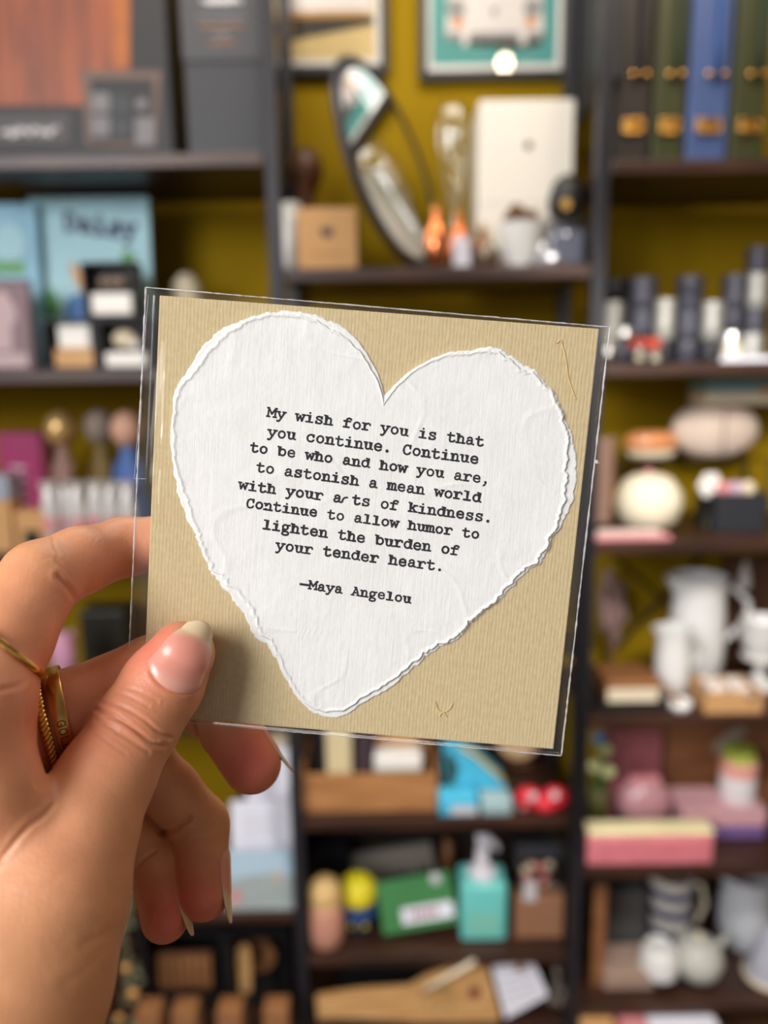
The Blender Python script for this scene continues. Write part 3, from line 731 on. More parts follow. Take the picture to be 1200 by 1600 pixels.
# ---- rings worn on the fingers
def ring_frame(name, k, t, axis):
    (a, _), (b, _) = SK[name][k], SK[name][k + 1]; c = a + (b - a) * t
    ax = np.array(axis, float); ax /= np.linalg.norm(ax)
    e1 = np.array([0, 0, -1.0]); e1 -= ax * (e1 @ ax); e1 /= np.linalg.norm(e1); e2 = np.cross(ax, e1)
    def pt(phi, s=0.0, extra=0.0):
        dr = e1 * math.cos(phi) + e2 * math.sin(phi); cc = c + ax * s
        return hw(cc + dr * (surf_worn(cc, dr, name) + extra)), Vector(Rw @ dr), Vector(Rw @ ax)
    return pt
GOLD = mat('polished_gold', (226, 178, 96), .22, 1.0, var=.06, scale=300)
GOLD2 = mat('worn_gold', (205, 160, 92), .30, 1.0, var=.10, scale=300)
def worn_ring(name, label, parts):
    o = thing(name, label, 'ring', tuple(parts[0][1][0])); return o
def band(o, pt, w, th, nm, m, label=None, sh=None, grooves=0, n=120, smooth=True):
    bm = bmesh.new(); rows = []
    prof = [(-w / 2, -.0003), (-w / 2, th * .8), (-w / 2 + .0003, th), (w / 2 - .0003, th), (w / 2, th * .8), (w / 2, -.0003)]
    for k in range(n):
        phi = 2 * math.pi * k / n; s0 = sh(phi) if sh else 0
        q, dr, ax = pt(phi, s0, .0)
        rows.append([bm.verts.new(q + ax * s + dr * e - o.location) for s, e in prof])
    for a, b in zip(rows, rows[1:] + rows[:1]):
        for i in range(len(prof)): bm.faces.new((a[i], a[(i + 1) % len(prof)], b[(i + 1) % len(prof)], b[i]))
    bmesh.ops.recalc_face_normals(bm, faces=bm.faces); me = bpy.data.meshes.new(nm); bm.to_mesh(me); bm.free()
    x = link_mesh(nm, me, m, o, smooth)
    me.set_sharp_from_angle(angle=math.radians(40))
    if label: x['label'] = label
    return x
# thin pointed ring on the index finger
p1 = ring_frame('index', 0, .92, (.55, -.72, .42))
o = thing('ring', 'thin plain gold ring on the index finger with a bezel at its top', 'ring', tuple(p1(0)[0]))
band(o, p1, .0014, .0011, 'band', GOLD)
q, dr, ax = p1(-.85, -.0012, .0006); mb = MB()
mb.tube([q - Vector(o.location) + ax * .0028 * math.cos(a) + ax.cross(dr) * .0028 * math.sin(a) for a in np.linspace(0, 2 * math.pi, 25)[:-1]], .0007, n=8, closed=True)
mb.build('bezel', GOLD, o, smooth=True)
# flat stamped band and a rope-twist ring on the middle finger
p2 = ring_frame('middle', 0, .90, (.90, -.22, .36))
o = thing('ring', 'wide flat gold band stamped with the word GOLD on the middle finger', 'ring', tuple(p2(0)[0]))
bd = band(o, p2, .0036, .0012, 'band', GOLD2)
bm = bmesh.new()
for i, ch in enumerate('GOLD'):
    def fn(x, y, i=i):
        q, dr, ax = p2(-.10 + .16 * (i + x), -.0010 + y * .0019, .00128); return q - o.location
    glyph(bm, ch, .09, fn)
bmesh.ops.recalc_face_normals(bm, faces=bm.faces); me = bpy.data.meshes.new('engraving'); bm.to_mesh(me); bm.free()
link_mesh('engraving', me, mat('engraved_gold', (122, 84, 40), .45, 1.0), bd)
g = MB()
for s in (-.0012, 0, .0012):
    g.tube([p2(a, s, .0013)[0] - Vector(o.location) for a in np.linspace(.58, 2.0, 24)], .00022, n=6)
g.build('ridge', GOLD, bd, smooth=True)
p3_ = ring_frame('middle', 0, .90, (.90, -.22, .36))
p3 = lambda a, s=0.0, e=0.0: p3_(a, s - .0036, e)
o = thing('ring', 'gold rope-twist ring on the middle finger behind the flat band', 'ring', tuple(p3(0)[0]))
for ph in (0, math.pi):
    g = MB(); g.tube([p3(a, .0006 * math.cos(34 * a + ph), .0008 + .0006 * math.sin(34 * a + ph))[0] - Vector(o.location) for a in np.linspace(0, 2 * math.pi, 400)[:-1]], .00065, n=7, closed=True)
    g.build('strand', GOLD, o, smooth=True)
# ------------------------------------------------------------------ the shop: room shell and shelving
YF, YB, YW = 1.50, 1.80, 1.83
def olive_wall():
    m = bpy.data.materials.new('olive_plaster'); m.use_nodes = True; nt = m.node_tree; p = nt.nodes['Principled BSDF']
    tc = nt.nodes.new('ShaderNodeTexCoord'); nz = nt.nodes.new('ShaderNodeTexNoise'); nz.inputs['Scale'].default_value = 5; nz.inputs['Detail'].default_value = 6
    nt.links.new(tc.outputs['Object'], nz.inputs['Vector'])
    cr = nt.nodes.new('ShaderNodeValToRGB'); cr.color_ramp.elements[0].color = lin((132, 104, 3)) + (1,); cr.color_ramp.elements[1].color = lin((146, 117, 7)) + (1,)
    nt.links.new(nz.outputs['Fac'], cr.inputs['Fac']); nt.links.new(cr.outputs['Color'], p.inputs['Base Color']); p.inputs['Roughness'].default_value = .85; p.inputs['Specular IOR Level'].default_value = .15
    n2 = nt.nodes.new('ShaderNodeTexNoise'); n2.inputs['Scale'].default_value = 120; nt.links.new(tc.outputs['Object'], n2.inputs['Vector'])
    bp = nt.nodes.new('ShaderNodeBump'); bp.inputs['Strength'].default_value = .2; bp.inputs['Distance'].default_value = .002; nt.links.new(n2.outputs['Fac'], bp.inputs['Height']); nt.links.new(bp.outputs['Normal'], p.inputs['Normal'])
    return m
def struct(name, x0, x1, y0, y1, z0, z1, m):
    o = MB().box(x0, x1, y0, y1, z0, z1).build(name, m); o['kind'] = 'structure'; return o
struct('wall_back', -2.6, 2.6, YW, YW + .1, 0, 2.8, olive_wall())
BEIGE = mat('warm_beige_plaster', (206, 188, 160), .8, var=.04, scale=3)
struct('wall_left', -2.7, -2.6, -3.0, YW + .1, 0, 2.8, BEIGE)
struct('wall_right', 2.6, 2.7, -3.0, YW + .1, 0, 2.8, BEIGE)
struct('ceiling', -2.7, 2.7, -3.0, YW + .1, 2.8, 2.9, mat('ceiling_paint', (190, 182, 168), .8, var=.03, scale=3))
struct('floor', -2.7, 2.7, -3.0, YW + .1, -.1, 0, wood('floor_boards', (62, 40, 26), (98, 66, 42), .5, 3.0, 'Y'))

SHELF = wood('dark_stained_plank', (38, 22, 15), (72, 43, 29), .42, 5.0, 'X')
METAL = mat('charcoal_steel', (42, 41, 46), .42, .3, var=.12, scale=25)
BLACK = mat('black_paint', (20, 20, 22), .5, var=.2)
def zf(px, py): return W(px, py, YF).z
Z = {'L1': zf(200, 240), 'L2': zf(120, 578), 'L3': zf(100, 868), 'L4': zf(120, 1135), 'L5': zf(400, 1428), 'L6': .03,
     'C1': zf(690, 416), 'C2': zf(690, 730), 'C3': zf(690, 1010), 'C4': zf(580, 1281), 'C5': zf(690, 1494), 'C6': .030,
     'R1': zf(1070, 249), 'R2': zf(1070, 567), 'R3': zf(1070, 846), 'R4': zf(1070, 1121), 'R5': zf(1070, 1356), 'R6': zf(1070, 1572)}
XL, XR = W(431, 425, YF).x, W(937, 425, YF).x
PW = .026
def unit(name, label, x0, x1, zs, posts, ztop=2.45):
    o = thing(name, label, 'shelf unit', ((x0 + x1) / 2, YF, 0)); ox = (x0 + x1) / 2
    for z in zs:
        MB().box(x0 - ox + .001, x1 - ox - .001, 0, YB - YF, z - .024, z, bev=.002).build('shelf', SHELF, o)
    for x in posts:
        for y in (.0, YB - YF - PW):
            MB().box(x - ox - PW / 2, x - ox + PW / 2, y, y + PW, 0, ztop, bev=.002).build('post', METAL, o)
    return o
def back(o, x0, x1, z0, z1):
    ox = o.location.x; MB().box(x0 - ox, x1 - ox, YB - YF + .003, YB - YF + .012, z0, z1).build('back_panel', wood('dark_back_panel', (24, 17, 13), (46, 31, 22), .6, 4.0, 'X'), o)
u1 = unit('shelf_unit', 'tall open shelf unit holding the picture books and dark gift boxes', -1.35, XL - PW / 2 - .001, [Z[k] for k in ('L1', 'L2', 'L3', 'L4')] + [Z['L5'], Z['L6']], [-1.33])
u2 = unit('shelf_unit', 'middle open shelf unit with dark steel posts, behind the heart card', XL + PW / 2 + .001, XR - PW / 2 - .001, [Z[k] for k in ('C1', 'C2', 'C3', 'C4', 'C5', 'C6')], [XL, XR])
u3 = unit('shelf_unit', 'open shelf unit holding candle tins, white jugs and striped pottery', XR + PW / 2 + .001, 1.35, [Z[k] for k in ('R1', 'R2', 'R3', 'R4', 'R5', 'R6')], [1.33])
back(u1, -1.35, XL - .001, 0, Z['L5']); back(u2, XL + .001, XR - .001, 0, Z['C2']); back(u3, XR + .001, 1.35, 0, Z['R5'] - .03)
# crossed wire braces behind the jugs
br = thing('cross_brace', 'black X-shaped steel brace against the olive wall behind the white jugs', 'brace', (0, 0, 0))
ctr = W(1035, 935, 1.812); br.location = ctr
for a, b in (((962, 872), (1110, 1005)), ((1100, 868), (962, 1015))):
    p, q = W(a[0], a[1], 1.812) - ctr, W(b[0], b[1], 1.812) - ctr
    if a[0] > 1000: p.y += .008; q.y += .008
    MB().tube([p, q], .009, n=8, flat=(1, .4)).build('rod', BLACK, br)

# ------------------------------------------------------------------ helpers for goods
def stand(px0, px1, ytop, zs, Y):
    """goods seen between px0 and px1, reaching up to row ytop, standing on height zs with the front at Y"""
    pm = (px0 + px1) / 2; top = W(pm, ytop, Y); ym = ytop
    # row where its base shows
    base = Vector((top.x, Y, zs)) - CAM; dpt = base.dot(FWD); yb = CY - base.dot(UPV) / dpt * FPX
    r = (ytop + yb) / 2; a, b = W(px0, r, Y), W(px1, r, Y)
    return ((a.x + b.x) / 2, zs + .0008, b.x - a.x, top.z - zs - .0008)
def Yon(px, py, zs):
    r = ray(px, py); t = (zs - CAM.z) / r.z; return (CAM + r * t).y
def solid(name, label, cat, mb, m, loc, rot=(0, 0, 0), smooth=False, ang=None, group=None):
    return tag(mb.build(name, m, None, smooth, loc, rot, ang), label, cat, group)
def art(parent, name, m, pts, y, label=None, th=.0006):
    o = MB().prism(pts, y - th, y).build(name, m, parent)
    if label: o['label'] = label
    return o
def rect(x0, x1, z0, z1): return [(x0, z0), (x1, z0), (x1, z1), (x0, z1)]
def rrect(x0, x1, z0, z1, r, n=5):
    out = []
    for cx, cz, a0 in ((x1 - r, z0 + r, -90), (x1 - r, z1 - r, 0), (x0 + r, z1 - r, 90), (x0 + r, z0 + r, 180)):
        out += [(cx + r * math.cos(math.radians(a0 + 90 * k / n)), cz + r * math.sin(math.radians(a0 + 90 * k / n))) for k in range(n + 1)]
    return out
def letters(parent, name, m, txt, x, z, cw, y, slope=0.0, weight=.11):
    bm = bmesh.new()
    for i, ch in enumerate(txt):
        def fn(a, b, i=i): return Vector((x + cw * (i * 1.0 + a), y, z + cw * b * 1.15 + slope * cw * i))
        glyph(bm, ch, weight, fn)
    me = bpy.data.meshes.new(name); bm.to_mesh(me); bm.free()
    return link_mesh(name, me, m, parent)
def scrawl(parent, name, m, x0, x1, z, amp, y, wt, n=26, seed=1):
    """a line of print too blurred to read"""
    rg = random.Random(seed); pts = [(x0 + (x1 - x0) * k / n, z + amp * rg.uniform(-1, 1)) for k in range(n + 1)]
    bm = bmesh.new(); stroke_mesh(bm, pts, wt, lambda a, b: Vector((a, y, b))); me = bpy.data.meshes.new(name); bm.to_mesh(me); bm.free()
    return link_mesh(name, me, m, parent)
def boxy(name, label, cat, px0, px1, ytop, zs, Y, dep, m, bev=.003, tilt=0.0, yaw=0.0, body='body', group=None):
    x, z, w, h = stand(px0, px1, ytop, zs, Y); z += dep * math.sin(abs(tilt))
    o = thing(name, label, cat, (x, Y, z), (tilt, 0, yaw), group)
    MB().box(-w / 2, w / 2, 0, dep, 0, h, bev=bev).build(body, m, o)
    return o, w, h
# colours
CHAR = mat('charcoal_board', (36, 36, 39), .55, var=.08, scale=8)
CHAR2 = mat('slate_board', (46, 47, 52), .5, var=.06, scale=8)
KRAFT = mat('kraft_board', (196, 150, 100), .8, var=.06, scale=20)
KRAFT2 = mat('brown_kraft', (150, 104, 66), .8, var=.08, scale=20)
WHITE = mat('white_glaze', (226, 225, 222), .30, var=.02, coat=.3)
WBOARD = mat('white_board', (232, 228, 222), .5, var=.02, coat=.2)
PAPER = mat('white_paper', (224, 224, 236), .8, var=.03)
CREAM = mat('cream_glaze', (222, 208, 180), .5, var=.05)
SILV = mat('brushed_silver', (196, 194, 192), .28, 1.0, var=.05)
COPP = mat('polished_copper', (214, 128, 84), .25, 1.0, var=.08)
BRASS = mat('brass', (226, 170, 84), .25, 1.0, var=.06)
GREYP = mat('grey_print', (120, 118, 122), .7, var=.1)
WHPR = mat('white_print', (196, 194, 198), .7, var=.05)
DKPR = mat('dark_print', (58, 54, 58), .7, var=.1)
GLASS = film('clear_glass', (.93, .95, .93), .10, .85, .05)
PANE = film('picture_pane', (.97, .97, .97), .06, .4, .02)
WOODM = wood('mid_brown_wood', (122, 78, 46), (160, 110, 68), .5, 8, 'X')
WOODL = wood('pale_wood', (186, 138, 84), (212, 168, 112), .55, 8, 'X')
WOODD = wood('walnut_wood', (74, 44, 28), (112, 70, 44), .45, 8, 'Z')
PINK = mat('dusty_pink', (206, 132, 136), .6, var=.1)
GREEN = mat('leaf_green', (46, 112, 62), .6, var=.12)
TEAL = mat('teal_gloss', (112, 204, 198), .3, var=.06, coat=.3)
RED = mat('cherry_red', (200, 30, 48), .45, var=.15)
NAVY = mat('navy_glaze', (52, 62, 98), .4, var=.1)
YELL = mat('lemon_yellow', (222, 206, 40), .45, var=.06)
# solid side panel of the right-hand unit
MB().box(XR + PW / 2 + .001 - u3.location.x, XR + PW / 2 + .011 - u3.location.x, .002, YB - YF - .002, W(920, 150, 1.6).z, 2.44, bev=.001).build('side_panel', CHAR, u3)
# ================================================================== top of the middle bay: wall pictures
def picture(name, label, px0, px1, py1, bg):
    Y = 1.806; a, b = W(px0, py1, Y), W(px1, py1, Y); w = b.x - a.x; h = .34
    o = thing(name, label, 'picture', ((a.x + b.x) / 2, Y, a.z)); fw = .016
    mb = MB()
    mb.box(-w / 2, w / 2, 0, .022, 0, fw); mb.box(-w / 2, w / 2, 0, .022, h - fw, h); mb.box(-w / 2, -w / 2 + fw, 0, .022, fw, h - fw); mb.box(w / 2 - fw, w / 2, 0, .022, fw, h - fw)
    mb.build('frame', BLACK, o)
    MB().box(-w / 2 + fw, w / 2 - fw, .010, .018, fw, h - fw).build('mount', WBOARD, o)
    art(o, 'print', bg, rect(-w / 2 + fw + .012, w / 2 - fw - .012, fw + .016, h - fw - .014), .010)
    MB().box(-w / 2 + fw, w / 2 - fw, .0045, .0055, fw, h - fw).build('glass', PANE, o)
    return o, w, h
SAND = mat('sand_print', (216, 190, 132), .8, var=.06, scale=10); TEALP = mat('teal_print', (86, 156, 150), .8, var=.06, scale=10)
CARW = mat('car_white_print', (224, 216, 210), .8, var=.04); CARG = mat('car_grey_print', (150, 148, 146), .8, var=.08); CARD_ = mat('car_shadow_print', (58, 52, 46), .8, var=.2)
AMB = mat('amber_print', (222, 138, 60), .7, var=.1); GOLDP = mat('gold_print', (188, 140, 62), .7, var=.2)
o, w, h = picture('framed_picture', 'black-framed sandy print of a car tail with golden wheel, on olive wall', 398, 607, 116, SAND)
x0 = -w / 2 + .028
art(o, 'shadow', CARD_, [(x0 + .01, .060), (x0 + .07, .072), (w / 2 - .03, .098), (w / 2 - .03, .115), (x0 + .02, .112), (x0 + .002, .08)], .0093)
art(o, 'wheel', GOLDP, disc(x0 + .03, .092, .026, .034), .0087); art(o, 'hub', CARD_, disc(x0 + .03, .094, .010, .014), .0081)
art(o, 'car_body', CARW, [(x0 + .045, .118), (w / 2 - .035, .122), (w / 2 - .03, .24), (x0 + .06, .25), (x0 + .03, .17)], .0085)
art(o, 'bumper', GOLDP, rrect(x0 + .05, w / 2 - .045, .112, .124, .005), .0079)
o, w, h = picture('framed_picture', 'black-framed teal print of a white vintage car front, reflecting a lamp', 655, 889, 124, TEALP)
art(o, 'shadow', CARD_, [(-.095, .088), (-.07, .070), (.06, .060), (.100, .066), (.105, .10), (-.10, .11)], .0093)
art(o, 'car_body', CARW, [(-.105, .088), (-.098, .20), (-.06, .25), (.06, .25), (.10, .20), (.108, .088), (.06, .082), (-.06, .086)], .0087)
art(o, 'bumper', CARG, rrect(-.108, .108, .080, .094, .006), .0081)
for sx in (-1, 1):
    art(o, 'bumper_guard', CARW, rrect(sx * .062 - .008, sx * .062 + .008, .068, .104, .006), .0075)
    art(o, 'headlamp', CARG, disc(sx * .082, .140, .020), .0081); art(o, 'indicator', AMB, disc(sx * .078, .113, .011, .009), .0075)
art(o, 'badge', CARG, disc(0, .135, .008), .0081)
# pendant lamp whose bulb shows in that picture's glass
Pp = W(790, 95, 1.80); dd = ray(790, 95); tt = (1.80 - .55) / dd.y
LP = Vector((Pp.x + dd.x * tt, .55, Pp.z + dd.z * tt))
o = thing('pendant_lamp', 'pendant lamp with a bare warm bulb hanging from the ceiling', 'lamp', (LP.x, LP.y, 2.8))
MB().tube([(0, 0, 0), (0, 0, LP.z - 2.8 + .075)], .003, n=8).build('cord', BLACK, o)
MB().lathe([(0, 0), (.03, 0), (.03, -.012), (0, -.014)], 20).build('ceiling_rose', BLACK, o, True)
MB().lathe([(0, .03), (.014, .03), (.016, 0), (.012, -.02), (0, -.02)], 16, Tm(0, 0, LP.z - 2.8 + .055)).build('socket', BRASS, o, True)
bmt = bpy.data.materials.new('lamp_glow'); bmt.use_nodes = True; nt = bmt.node_tree; nt.nodes.clear()
em = nt.nodes.new('ShaderNodeEmission'); em.inputs[0].default_value = (1, .80, .5, 1); em.inputs[1].default_value = 60; ou = nt.nodes.new('ShaderNodeOutputMaterial'); nt.links.new(em.outputs[0], ou.inputs[0])
MB().ball((0, 0, LP.z - 2.8), .026, sc=(1, 1, 1.1)).build('bulb', bmt, o, True)
# ================================================================== middle bay, upper shelf
o, w, h = boxy('gift_box', 'cube kraft box with a small dark emblem beside the round mirror', 'box', 464, 558, 324, Z['C1'], 1.53, .11, KRAFT, .002)
art(o, 'emblem', DKPR, [(x * .013, h * .60 + z * .013) for x, z in ((-1, .2), (-.6, .9), (-.2, .4), (.2, .9), (.5, .3), (1, .6), (.8, -.6), (.3, -.4), (-.2, -.9), (-.7, -.3))], -.0002)
scrawl(o, 'caption', KRAFT2, -.03, .03, h * .25, .002, -.0004, .0012)
x, z, w, h = stand(446, 512, 232, Z['C1'], 1.70)
o = thing('wooden_figure', 'dark round-headed wooden figure on a white base behind the kraft cube', 'figure', (x, 1.70, z))
MB().lathe([(0, h), (.022, h - .004), (.036, h - .03), (.036, h - .055), (.024, h - .08), (.016, h - .10), (.018, h - .13), (0, h - .13)], 24).build('head', WOODD, o, True)
MB().lathe([(0, h - .13), (.03, h - .13), (.046, h - .16), (.042, .02), (.03, 0), (0, 0)], 24).build('base', CREAM, o, True)
x, z, w, h = stand(440, 470, 318, Z['C1'], 1.62)
solid('white_shell', 'small white shell-like dish standing behind the kraft cube', 'dish', MB().lathe([(0, 0), (.02, .0), (.03, .03), (.028, h * .7), (.02, h), (.012, h - .01), (0, .03)], 20), WHITE, (x, 1.62, z), smooth=True)
# round mirror standing turned away
Rr = .200
o = thing('round_mirror', 'round black-rimmed table mirror turned sideways and leaning on the shelf', 'mirror')
_n = Vector((.87, -.40, .28)).normalized(); _v = (Vector((0, 0, 1)) - _n * _n.z).normalized(); _x = (-_n).cross(_v)
_b = W(652, 413, 1.57)
o.matrix_world = Matrix(((_x.x, -_n.x, _v.x, _b.x), (_x.y, -_n.y, _v.y, _b.y), (_x.z, -_n.z, _v.z, Z['C1'] + .004), (0, 0, 0, 1)))
n = 64
mb = MB(); mb.tube([(Rr * .96 * math.cos(2 * math.pi * k / n), 0, Rr + Rr * .96 * math.sin(2 * math.pi * k / n)) for k in range(n)], .008, n=10, closed=True, flat=(1.0, 1.8)); mb.build('rim', mat('dark_rim', (44, 44, 50), .4, .3), o, True)
mm_ = bpy.data.materials.new('mirror_silver'); mm_.use_nodes = True; p = mm_.node_tree.nodes['Principled BSDF']; p.inputs['Metallic'].default_value = 1; p.inputs['Roughness'].default_value = .02
nzm = mm_.node_tree.nodes.new('ShaderNodeTexNoise'); nzm.inputs['Scale'].default_value = 3; crm = mm_.node_tree.nodes.new('ShaderNodeValToRGB'); crm.color_ramp.elements[0].color = (.80, .80, .80, 1); crm.color_ramp.elements[1].color = (.84, .84, .84, 1)
mm_.node_tree.links.new(nzm.outputs['Fac'], crm.inputs['Fac']); mm_.node_tree.links.new(crm.outputs['Color'], p.inputs['Base Color'])
MB().prism(disc(0, Rr, Rr * .95, n=64), -.004, .004).build('glass', mm_, o)
MB().prism(disc(0, Rr, Rr * .94, n=64), .006, .012).build('backing', BLACK, o)
# hourglass of clear glass
x, z, w, h = stand(678, 740, 160, Z['C1'], 1.71)
pr = [(.0, 0), (.030, .001), (.026, .02), (.009, h * .28), (.007, h * .34), (.028, h * .62), (.043, h * .82), (.040, h * .94), (.026, h)]
o = thing('glass_vase', 'tall clear funnel-shaped glass vase with balls added as glints beside the white gift box', 'vase', (x, 1.72, z))
MB().lathe(pr, 32).build('vase', GLASS, o, True)
for dx, dz in ((-.012, .80), (.012, .74), (.010, .86), (-.010, .70), (.004, .66)): MB().ball((dx, -.008, h * dz), .005, seg=12, rings=8).build('bead', SILV, o, True)  # added silver balls stand in for window glints on the glass
# white gift box
o, w, h = boxy('gift_box', 'tall glossy white gift box with a tiny dark emblem and a lid line', 'box', 748, 895, 155, Z['C1'], 1.62, .17, mat('white_gloss_board', (214, 208, 198), .35, var=.01, coat=.2), .003)
art(o, 'emblem', DKPR, disc(.004, h * .74, .008), -.0002)
MB().box(-w / 2 - .001, w / 2 + .001, -.001, .171, h * .41, h * .414).build('lid_line', mat('lid_shadow_card', (190, 184, 176), .6), o)
# small copper ornaments
def ornament(px, py0, py1, Y, m, label, nm='ornament'):
    x, z, w, h = stand(px - 20, px + 20, py0, Z['C1'], Y)
    o = thing(nm, label, 'ornament', (x, Y, z)); r = w / 2
    MB().lathe([(0, 0), (r * .55, 0), (r * .9, h * .18), (r, h * .38), (r * .8, h * .6), (r * .35, h * .76), (r * .28, h * .86), (r * .4, h * .92), (0, h * .94)], 20).build('bulb', m, o, True)
    MB().tube([(r * .28 * math.cos(a), 0, h * .97 + r * .28 * math.sin(a)) for a in np.linspace(0, 2 * math.pi, 13)[:-1]], .0016, n=6, closed=True).build('loop', BRASS, o, True)
    return o
ornament(682, 322, 410, 1.525, COPP, 'polished copper bauble at the foot of the round mirror')
ornament(718, 332, 412, 1.61, mat('amber_copper', (190, 104, 56), .3, .9), 'amber copper bauble with a silver tag in front of it')
ornament(762, 368, 416, 1.53, mat('smoked_brown', (98, 82, 62), .25, .3, coat=.5), 'squat smoked-brown glass bauble beside the white bowl')
ornament(752, 352, 416, 1.60, mat('bronze_dark', (88, 60, 44), .3, .8), 'small dark bronze bauble between the two copper ones')
x, z, w, h = stand(708, 736, 362, Z['C1'], 1.54)
o = thing('gift_tag', 'folded silver-white gift tag propped in front of the copper bauble', 'tag', (x, 1.54, z), (math.radians(-10), 0, .2))
MB().prism([(-w / 2, 0), (w / 2, 0), (w / 2, h * .8), (0, h), (-w / 2, h * .8)], 0, .002).build('card', mat('silver_card', (200, 200, 214), .35, .3), o)
# white bowl of cones
x, z, w, h = stand(776, 850, 350, Z['C1'], 1.56); r = w / 2
solid('white_bowl', 'white tapered bowl filled with small pine cones', 'bowl', MB().lathe([(0, 0), (r * .5, 0), (r * .75, h * .4), (r, h), (r * .93, h), (r * .68, h * .42), (0, h * .2)], 28), WHITE, (x, 1.56, z), smooth=True, ang=50)
CONE = mat('pine_cone_scale', (112, 80, 48), .7, var=.5, scale=120)
def cone_mesh():
    mb = MB(); rg = random.Random(3)
    for k in range(46):
        t = k / 46; a = k * 2.4; rr = .016 * math.sin(math.pi * (t * .9 + .08)); z_ = -.018 + .038 * t
        mb.ball((rr * math.cos(a), rr * math.sin(a), z_), .0048, seg=6, rings=4, sc=(1, 1, .6))
    mb.ball((0, 0, 0), .012, seg=10, rings=8, sc=(1, 1, 1.5)); return mb
cone0 = None
for i, (dx, dy, dz, ax) in enumerate(((-.020, .0, .012, .4), (.016, -.008, .010, 1.5), (.000, .016, .022, 2.5), (.022, .014, .016, 3.6), (-.012, -.014, .020, 5.0))):
    if cone0 is None: c = cone0 = cone_mesh().build('pine_cone', CONE, None)
    else: c = cone0.copy(); COL.objects.link(c)
    c.location = (x + dx, 1.56 + dy, z + h + dz); c.rotation_euler = (1.2 + ax * .3, ax, ax); c.scale = (.74, .74, .74)
    tag(c, 'small brown pine cone heaped in the white tapered bowl', 'pine cone', 'pine cones in the white bowl')
# black-topped bottle
x, z, w, h = stand(855, 914, 274, Z['C1'], 1.58); r = w / 2
o = thing('scent_bottle', 'square clear bottle with black domed stopper and gold label', 'bottle', (x, 1.58, z))
MB().box(-r, r, -r, r, 0, h * .56, bev=.006).build('body', film('smoked_glass', (.72, .73, .78), .10, .6, .06), o, True, ang=40)
MB().box(-r * .8, r * .8, -r * .8, r * .8, .006, h * .40, bev=.004).build('liquid', mat('pale_grey_liquid', (130, 132, 144), .4, var=.03), o)
MB().lathe([(0, h * .56), (r * .72, h * .56), (r * .95, h * .62), (r * .95, h * .78), (r * .7, h * .93), (r * .3, h), (0, h)], 24).build('stopper', BLACK, o, True)
art(o, 'label', mat('gold_label', (190, 150, 76), .6, .4), disc(-r * .25, h * .66, .010), -r * .96)
for (px, py0, Y, nm, lb) in ((848, 378, 1.53, 'crystal_drop', 'small faceted crystal drop at the front edge beside the clear bottle'), (864, 390, 1.52, 'crystal_drop', 'smallest crystal drop at the shelf edge in front of the clear bottle')):
    x, z, w, h = stand(px - 12, px + 12, py0, Z['C1'], Y)
    solid(nm, lb, 'ornament', MB().lathe([(0, 0), (w * .3, 0), (w * .5, h * .35), (w * .3, h * .7), (0, h)], 8), mat('crystal', (206, 206, 212), .08, .55), (x, Y, z))
# ================================================================== left bay, upper shelf
o, w, h = boxy('gift_box', 'large charcoal gift box printed with orange wood planks and a tasting set', 'box', -120, 262, -90, Z['L1'], 1.52, .16, CHAR, .003)
def PXL(o, px, py):                                     # photograph pixel -> local x,z on the front face of o
    q = W(px, py, o.location.y); return (q.x - o.location.x, q.z - o.location.z)
def pxrect(o, x0, y0, x1, y1):
    return [PXL(o, x0, y1), PXL(o, x1, y1), PXL(o, x1, y0), PXL(o, x0, y0)]
art(o, 'plank_print', wood('orange_plank_print', (96, 40, 16), (150, 72, 26), .5, 4, 'Z'), pxrect(o, -118, -85, 203, 165), -.0002)
art(o, 'amber_stripe', mat('amber_board_print', (158, 86, 24), .5, var=.3, scale=30), pxrect(o, 178, -20, 203, 106), -.0008)
art(o, 'title_panel', mat('grey_title_board', (74, 72, 74), .6), pxrect(o, -90, 178, 108, 224), -.0002)
a = PXL(o, 2, 206); b = PXL(o, 92, 206); scrawl(o, 'title', WHPR, a[0], b[0], a[1], .009, -.0012, .0022, 30, 3)
art(o, 'inset_frame', mat('taupe_print', (104, 86, 78), .6, .2), [PXL(o, 135, 228), PXL(o, 245, 232), PXL(o, 250, 130), PXL(o, 254, 112), PXL(o, 120, 110), PXL(o, 130, 130)], -.0010)
art(o, 'inset_tray', CHAR, pxrect(o, 143, 124, 240, 222), -.0018)
for (x0_, y0_, x1_, y1_, m_) in ((144, 146, 172, 176, GREYP), (176, 150, 205, 178, CHAR2), (144, 182, 172, 214, GREYP), (178, 186, 204, 214, CHAR2), (212, 184, 242, 228, GREYP)):
    art(o, 'tasting_piece', m_, pxrect(o, x0_, y0_, x1_, y1_), -.0026)
art(o, 'ball', GREYP, [PXL(o, 222 + 9 * math.cos(t), 163 + 9 * math.sin(t)) for t in np.linspace(0, 6.28, 17)[:-1]], -.0026)
o, w, h = boxy('bottle_box', 'tall narrow slate bottle box with faint white print on its upper half', 'box', 286, 408, -90, Z['L1'], 1.53, .11, CHAR2, .002)
MB().box(-w / 2 - .002, w / 2 + .002, -.003, .113, h * .455, h + .002, bev=.002).build('lid', mat('dark_lid_board', (60, 60, 65), .5), o)
for k, (py, ww, m_) in enumerate(((2, .04, WHPR), (27, .055, GREYP), (42, .05, KRAFT2), (55, .02, GREYP), (68, .03, KRAFT2))):
    c = PXL(o, 347, py); scrawl(o, 'print_line', m_, c[0] - ww / 1.25, c[0] + ww / 1.25, c[1], .002, -.0036, .0016 if k else .005, 20, k)
